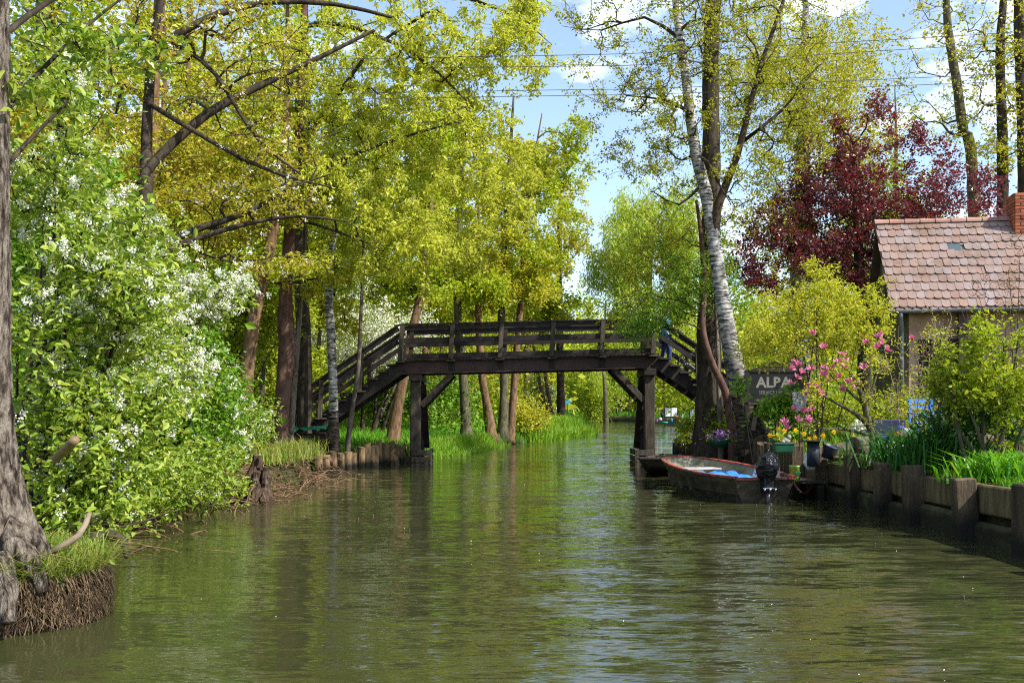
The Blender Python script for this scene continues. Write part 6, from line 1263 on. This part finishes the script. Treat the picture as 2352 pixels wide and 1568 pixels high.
# ---------------------------------------------------------------- grass and ground plants
def field(poly, n, rng):
    P = []
    x0, y0 = np.min(poly, 0); x1, y1 = np.max(poly, 0); poly = np.array(poly)
    while sum(map(len, P)) < n:
        q = np.stack([rng.uniform(x0, x1, n * 2), rng.uniform(y0, y1, n * 2)], 1); ins = np.zeros(len(q), bool); j = len(poly) - 1
        for i in range(len(poly)):
            c = ((poly[i, 1] > q[:, 1]) != (poly[j, 1] > q[:, 1])) & (q[:, 0] < (poly[j, 0] - poly[i, 0]) * (q[:, 1] - poly[i, 1]) / (poly[j, 1] - poly[i, 1] + 1e-12) + poly[i, 0]); ins ^= c; j = i
        P.append(q[ins])
    q = np.concatenate(P)[:n]; return np.column_stack([q, gz(q[:, 0], q[:, 1]) - .02])
def grounds():
    rng = np.random.default_rng(95)
    def stuff(mb, name, m, label): tag(mb.build(name, M[m], None), label, None, None, 'stuff')
    left = lambda y, d: (float(le(y)) - d, y)
    # meadow beyond the bridge
    m = MB(); poly = [left(31.5, .15), left(36, .1), left(44, .1), left(52, .2), left(60, .2), (-2, 62), (-12, 56), (-11, 34), (-7.5, 30)]
    blades(m, field(poly, 34000, rng), .3, .02, rng, .5); stuff(m, 'meadow_grass', 'grass', 'bright green meadow grass behind the bridge stairs')
    m = MB(); poly = [left(25.2, .35), left(29.3, .3), left(31.3, .2), (-7.5, 31.5), (-8, 27), (-6.5, 24.6)]
    blades(m, field(poly, 6500, rng), .16, .014, rng, .6); stuff(m, 'bank_grass', 'grass', 'short grass on the bank above the wooden piles')
    m = MB(); blades(m, field([left(52, -.3), left(56, -.35), left(60, -.35), left(66, -.4), left(70, -.2), left(72, 1), left(66, 1.8), left(58, 2.2), left(52, 2)], 9000, rng), .85, .045, rng, .4); stuff(m, 'reed_bed', 'reed', 'lush reeds on the spit in the river bend')
    m = MB(); blades(m, field([left(31.6, -.2), left(36, -.25), left(42, -.3), left(46, -.2), left(46, .7), left(38, .7), left(32, .6)], 4200, rng), .42, .025, rng, .45); stuff(m, 'bank_reeds', 'reed', 'taller reeds along the meadow edge beside the bridge pile')
    m = MB(); poly = [left(72, .1), left(90, .1), left(120, .2), left(150, .3), left(156, .4), (14, 162), (20, 170), (-2, 168), (-8, 110), (-6, 72)]
    blades(m, field(poly, 16000, rng), .7, .09, rng, .4); q = field([(19.3, 100), (21, 146), (20, 156), (14.5, 160), (15, 170), (30, 170), (34, 100)], 7000, rng); blades(m, q, .6, .09, rng, .4); stuff(m, 'distant_grass', 'grass', 'pale green grass of the distant meadow at the bend')
    # litter, herbs on the left bank
    m = MB(); q = field([left(8.5, .1), left(12, .2), left(16, .2), left(20, .1), left(25, .2), left(29, .8), (-10, 30), (-12, 12), (-7, 8)], 9000, rng); q[:, 2] += .03; leaves(m, q, .07, .6, rng, 'quad', 1.2, 0); stuff(m, 'leaf_litter', 'dead_leaf', 'brown leaf litter and dry twigs on the shady bank')
    m = MB(); q = field([left(10, .1), left(14, .1), left(16.5, .1), left(20, .1), left(25, .3), (-8, 26), (-10, 12)], 5000, rng); q[:, 2] += rng.random(len(q)) * .25; leaves(m, q, .075, .6, rng); stuff(m, 'bank_herbs', 'leaf_green', 'low green herbs growing on the shady bank')
    m = MB(); c = gpt(388, 15.6); blades(m, np.array([c]) + rng.normal(size=(900, 3)) * (.45, .4, .02), .32, .012, rng, .6); c = np.array((-5.05, 22.5, .55)); blades(m, np.array([c]) + rng.normal(size=(1300, 3)) * (.25, 1.2, .05), .35, .014, rng, .6); stuff(m, 'tuft_grass', 'grass_dry', 'grass tufts at the water edge between stump and piles')
    # brushwood, roots and dry twigs washed against the shady bank
    m = MB(); 
    for k in range(520):
        y = rng.uniform(11, 26.5); d = rng.normal() * .35 + .1; X = float(le(y)) - d; z = float(gz(np.array(X), np.array(y))) + .02 + .25 * rng.random() ** 2; L = rng.uniform(.3, 1.3); az = rng.uniform(-1.2, 1.2); e = np.array((X + L * math.cos(az) * .8, y + L * math.sin(az), max(z - .35 * rng.random() * L, -.05))); s_ = np.array((X, y, z)); Pq = catmull([s_, (s_ + e) / 2 + rng.normal(size=3) * .08 + (0, 0, .08), e], .25); m.tube(Pq, np.linspace(rng.uniform(.005, .022), .003, len(Pq)), 4, False)
    stuff(m, 'brushwood_litter', 'bark_warm', 'washed up twigs and roots along the foot of the shady bank')
    # tussock under the rough trunk
    t = thing('grass_tussock', 'overhanging grass tussock with hanging roots at the foot of the rough grey trunk', 'tussock', (-3.7, 7.6, .1))
    V = []; nu, nv = 40, 10; C = np.array((-4.1, 7.75, 0))
    for i in range(nv):
        v = i / (nv - 1); zz = -.3 + .72 * v; s = 1.0 if v < .7 else math.cos((v - .7) / .3 * 1.3); s *= .86 + .14 * math.sin(v * 3)
        for j in range(nu): a = 2 * math.pi * j / nu; w = 1 + .09 * math.sin(5 * a + 2) + .025 * rng.normal(); V.append(C + (.82 * s * math.cos(a) * w, .8 * s * math.sin(a) * w, zz + .012 * rng.normal()))
    i = np.arange(nv - 1)[:, None] * nu; j = np.arange(nu)[None, :]; j2 = (j + 1) % nu
    MB().add(V, [np.stack([i + j, i + j2, i + nu + j2, i + nu + j], -1).reshape(-1, 4), np.array([[(nv - 1) * nu + q for q in range(nu)]])]).build('soil', M['bark_dark'], t, True)
    n = 3400; a = rng.random(n) * 2 * math.pi; rr = np.sqrt(rng.random(n)) * .98; b = C + np.stack([.86 * rr * np.cos(a), .78 * rr * np.sin(a), .40 - .14 * rr ** 3], 1)
    m = MB(); blades(m, b[:2700], .24, .009, rng, .8); m.build('grass_blades', M['grass_dry'], t); m = MB(); blades(m, b[2700:], .2, .012, rng, .8); leaves(m, b[2700:2980] + (0, 0, .08), .09, .8, rng, 'leaf', 1); m.build('green_blades', M['grass'], t)
    n = 5200; a = rng.random(n) * 2 * math.pi; top = C + np.stack([.9 * np.cos(a), .79 * np.sin(a), .34 * rng.random(n) ** .6 + .06], 1); sd = np.stack([-np.sin(a), np.cos(a), 0 * a], 1); o = np.stack([np.cos(a), np.sin(a), 0 * a], 1); L = (.06 + .26 * rng.random(n) ** 1.6)[:, None]; w = .002 + .003 * rng.random((n, 1)); sk = rng.normal(size=(n, 1)) * .5
    dn = np.array((0, 0, -1.)); V = np.stack([top - sd * w, top + sd * w, top + o * .05 + dn * L * .6 + sd * (w + sk * L * .4), top + o * .05 + dn * L * .6 + sd * (sk * L * .4 - w)], 1); V2 = top + o * .03 + dn * L + sd * sk * L
    Vv = np.concatenate([V, V2[:, None, :]], 1).reshape(-1, 3); i = np.arange(n)[:, None] * 5; MB().add(Vv, [i + np.array([[0, 1, 2, 3]]), i + np.array([[3, 2, 4]])]).build('hanging_roots', M['root_fibre'], t)
    q = C + np.stack([.86 * np.cos(a[:1500]), .78 * np.sin(a[:1500]), .33 + .06 * rng.random(1500)], 1); mo = MB(); blades(mo, q, .26, .008, rng, 1.9); mo.build('overhanging_grass', M['grass_dry'], t)
    # garden bank
    right = lambda y, d: (float(re_(y)) + d, y)
    m = MB(); blades(m, field([right(6.5, .25), right(11, .22), right(14.5, .22), right(16.5, .25), (7.2, 17), (8.6, 13), (9, 7)], 13000, rng), .13, .011, rng, .6); stuff(m, 'lawn_grass', 'grass', 'short lawn grass above the timber bank wall')
    m = MB(); q = field([right(12.8, .2), right(17.5, .2), (7.6, 18), (7.2, 13.5)], 2600, rng); q[:, 2] += .04 + .05 * rng.random(len(q)); leaves(m, q, .05, .7, rng, 'quad', .8); stuff(m, 'ground_cover', 'leaf_fresh', 'small light green ground cover leaves behind the posts')
    m = MB(); q = field([right(12.5, .18), right(16.5, .18), right(16.5, .8), right(12.5, .8)], 900, rng); q[:, 2] += .05; leaves(m, q, .055, .6, rng, 'quad', .8); stuff(m, 'rusty_leaves', 'dead_leaf', 'rust coloured leaves along the wall top')
    m = MB(); q = field([right(17, .3), right(24, .25), right(35, .3), (8.4, 34), (9.4, 20)], 7000, rng); q[:, 2] += .03 + .12 * rng.random(len(q)); leaves(m, q, .07, .6, rng, 'quad', .7); blades(m, field([right(19, .3), right(30, .25), (8, 30), (8.8, 19)], 2500, rng), .22, .015, rng, .6); stuff(m, 'garden_herbs', 'leaf_green', 'low green garden plants on the bank behind the palisade')
    def clump(name, label, p, n, h, w, sp, mname, lean=.8, cat='plant', grp=None):
        m = MB(); blades(m, np.array([p]) + rng.normal(size=(n, 3)) * (sp, sp, .01), h, w, rng, lean); o = m.build(name, M[mname], None); o.data.transform(Matrix.Translation(tuple(-np.array(p)))); o.location = tuple(p); tag(o, label, cat, grp)
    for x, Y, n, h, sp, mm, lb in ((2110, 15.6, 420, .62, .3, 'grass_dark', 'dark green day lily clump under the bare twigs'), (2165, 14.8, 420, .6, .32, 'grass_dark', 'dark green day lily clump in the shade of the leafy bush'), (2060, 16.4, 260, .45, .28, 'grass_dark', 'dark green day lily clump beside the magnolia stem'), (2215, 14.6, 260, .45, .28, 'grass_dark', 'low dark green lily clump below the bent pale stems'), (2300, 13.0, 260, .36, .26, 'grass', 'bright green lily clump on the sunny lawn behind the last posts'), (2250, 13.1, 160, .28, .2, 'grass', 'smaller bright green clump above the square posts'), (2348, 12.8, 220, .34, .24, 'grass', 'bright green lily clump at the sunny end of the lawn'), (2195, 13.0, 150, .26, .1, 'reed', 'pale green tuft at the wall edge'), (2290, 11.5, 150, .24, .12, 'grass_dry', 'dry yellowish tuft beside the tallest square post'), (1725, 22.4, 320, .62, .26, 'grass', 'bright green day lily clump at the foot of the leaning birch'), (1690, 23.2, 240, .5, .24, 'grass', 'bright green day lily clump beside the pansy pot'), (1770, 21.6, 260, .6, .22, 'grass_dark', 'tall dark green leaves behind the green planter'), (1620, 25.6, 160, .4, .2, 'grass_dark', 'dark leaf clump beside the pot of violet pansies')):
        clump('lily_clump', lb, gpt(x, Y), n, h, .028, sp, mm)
    # daffodils
    dz = [(1787, 985), (1801, 988), (1768, 999), (1826, 988), (1824, 1013), (1858, 1008), (1871, 1004), (1914, 991), (1961, 1004), (1972, 1010), (1958, 1026), (1846, 996), (1890, 1000)]
    for x, y in dz:
        Y = 19.8 + .5 * rng.random(); p = gpt(x, Y); h_ = at(x, y, Y)
        t = thing('daffodil', 'yellow daffodil flowering between green planter and black tub below the magnolia', 'daffodil', p, 'daffodils below the magnolia')
        m = MB(); blades(m, np.array([p]) + rng.normal(size=(26, 3)) * (.09, .07, .01), .4, .016, rng, .35); m.build('leaf', M['reed'], t)
        MB().tube([p, (p + h_) / 2 + (0, .02, 0), h_ + (0, .02, .0), h_ + (0, -.01, .0)], .007, 5).build('stem', M['grass'], t)
        f = MB(); c = h_ + (0, -.02, 0); fd = unit(np.array((rng.normal() * .5, -1, rng.normal() * .15 - .1))); u = unit(np.cross(fd, (0, 0, 1))); v = np.cross(u, fd)
        for k in range(6):
            a = k * math.pi / 3; d = u * math.cos(a) + v * math.sin(a); s_ = -u * math.sin(a) + v * math.cos(a); f.add([c, c + d * .03 + s_ * .022, c + d * .062 + fd * .004, c + d * .03 - s_ * .022], [(0, 1, 2, 3)])
        f.build('petals', M['petal_yellow'], t); tr = MB(); V = []
        for q, (r0, z) in enumerate(((.014, 0), (.016, .02), (.026, .042))):
            for k in range(10): a = k * math.pi / 5; V.append(c + fd * z + (u * math.cos(a) + v * math.sin(a)) * r0)
        i = np.arange(2)[:, None] * 10; j = np.arange(10)[None, :]; j2 = (j + 1) % 10; tr.add(V, np.stack([i + j, i + j2, i + 10 + j2, i + 10 + j], -1).reshape(-1, 4)).build('trumpet', M['petal_yellow'], t)
    # petals and catkins drifting on the water
    m = MB(); y = rng.uniform(6, 30, 160); x = np.array([rng.uniform(le(q) + .3, re_(q) - .3) for q in y]); leaves(m, np.stack([x, y, np.full(160, .006)], 1), .014, .6, rng, 'quad', 30, 0); stuff(m, 'floating_petals', 'petal_white', 'tiny pale petals and seeds drifting on the river')
grounds()
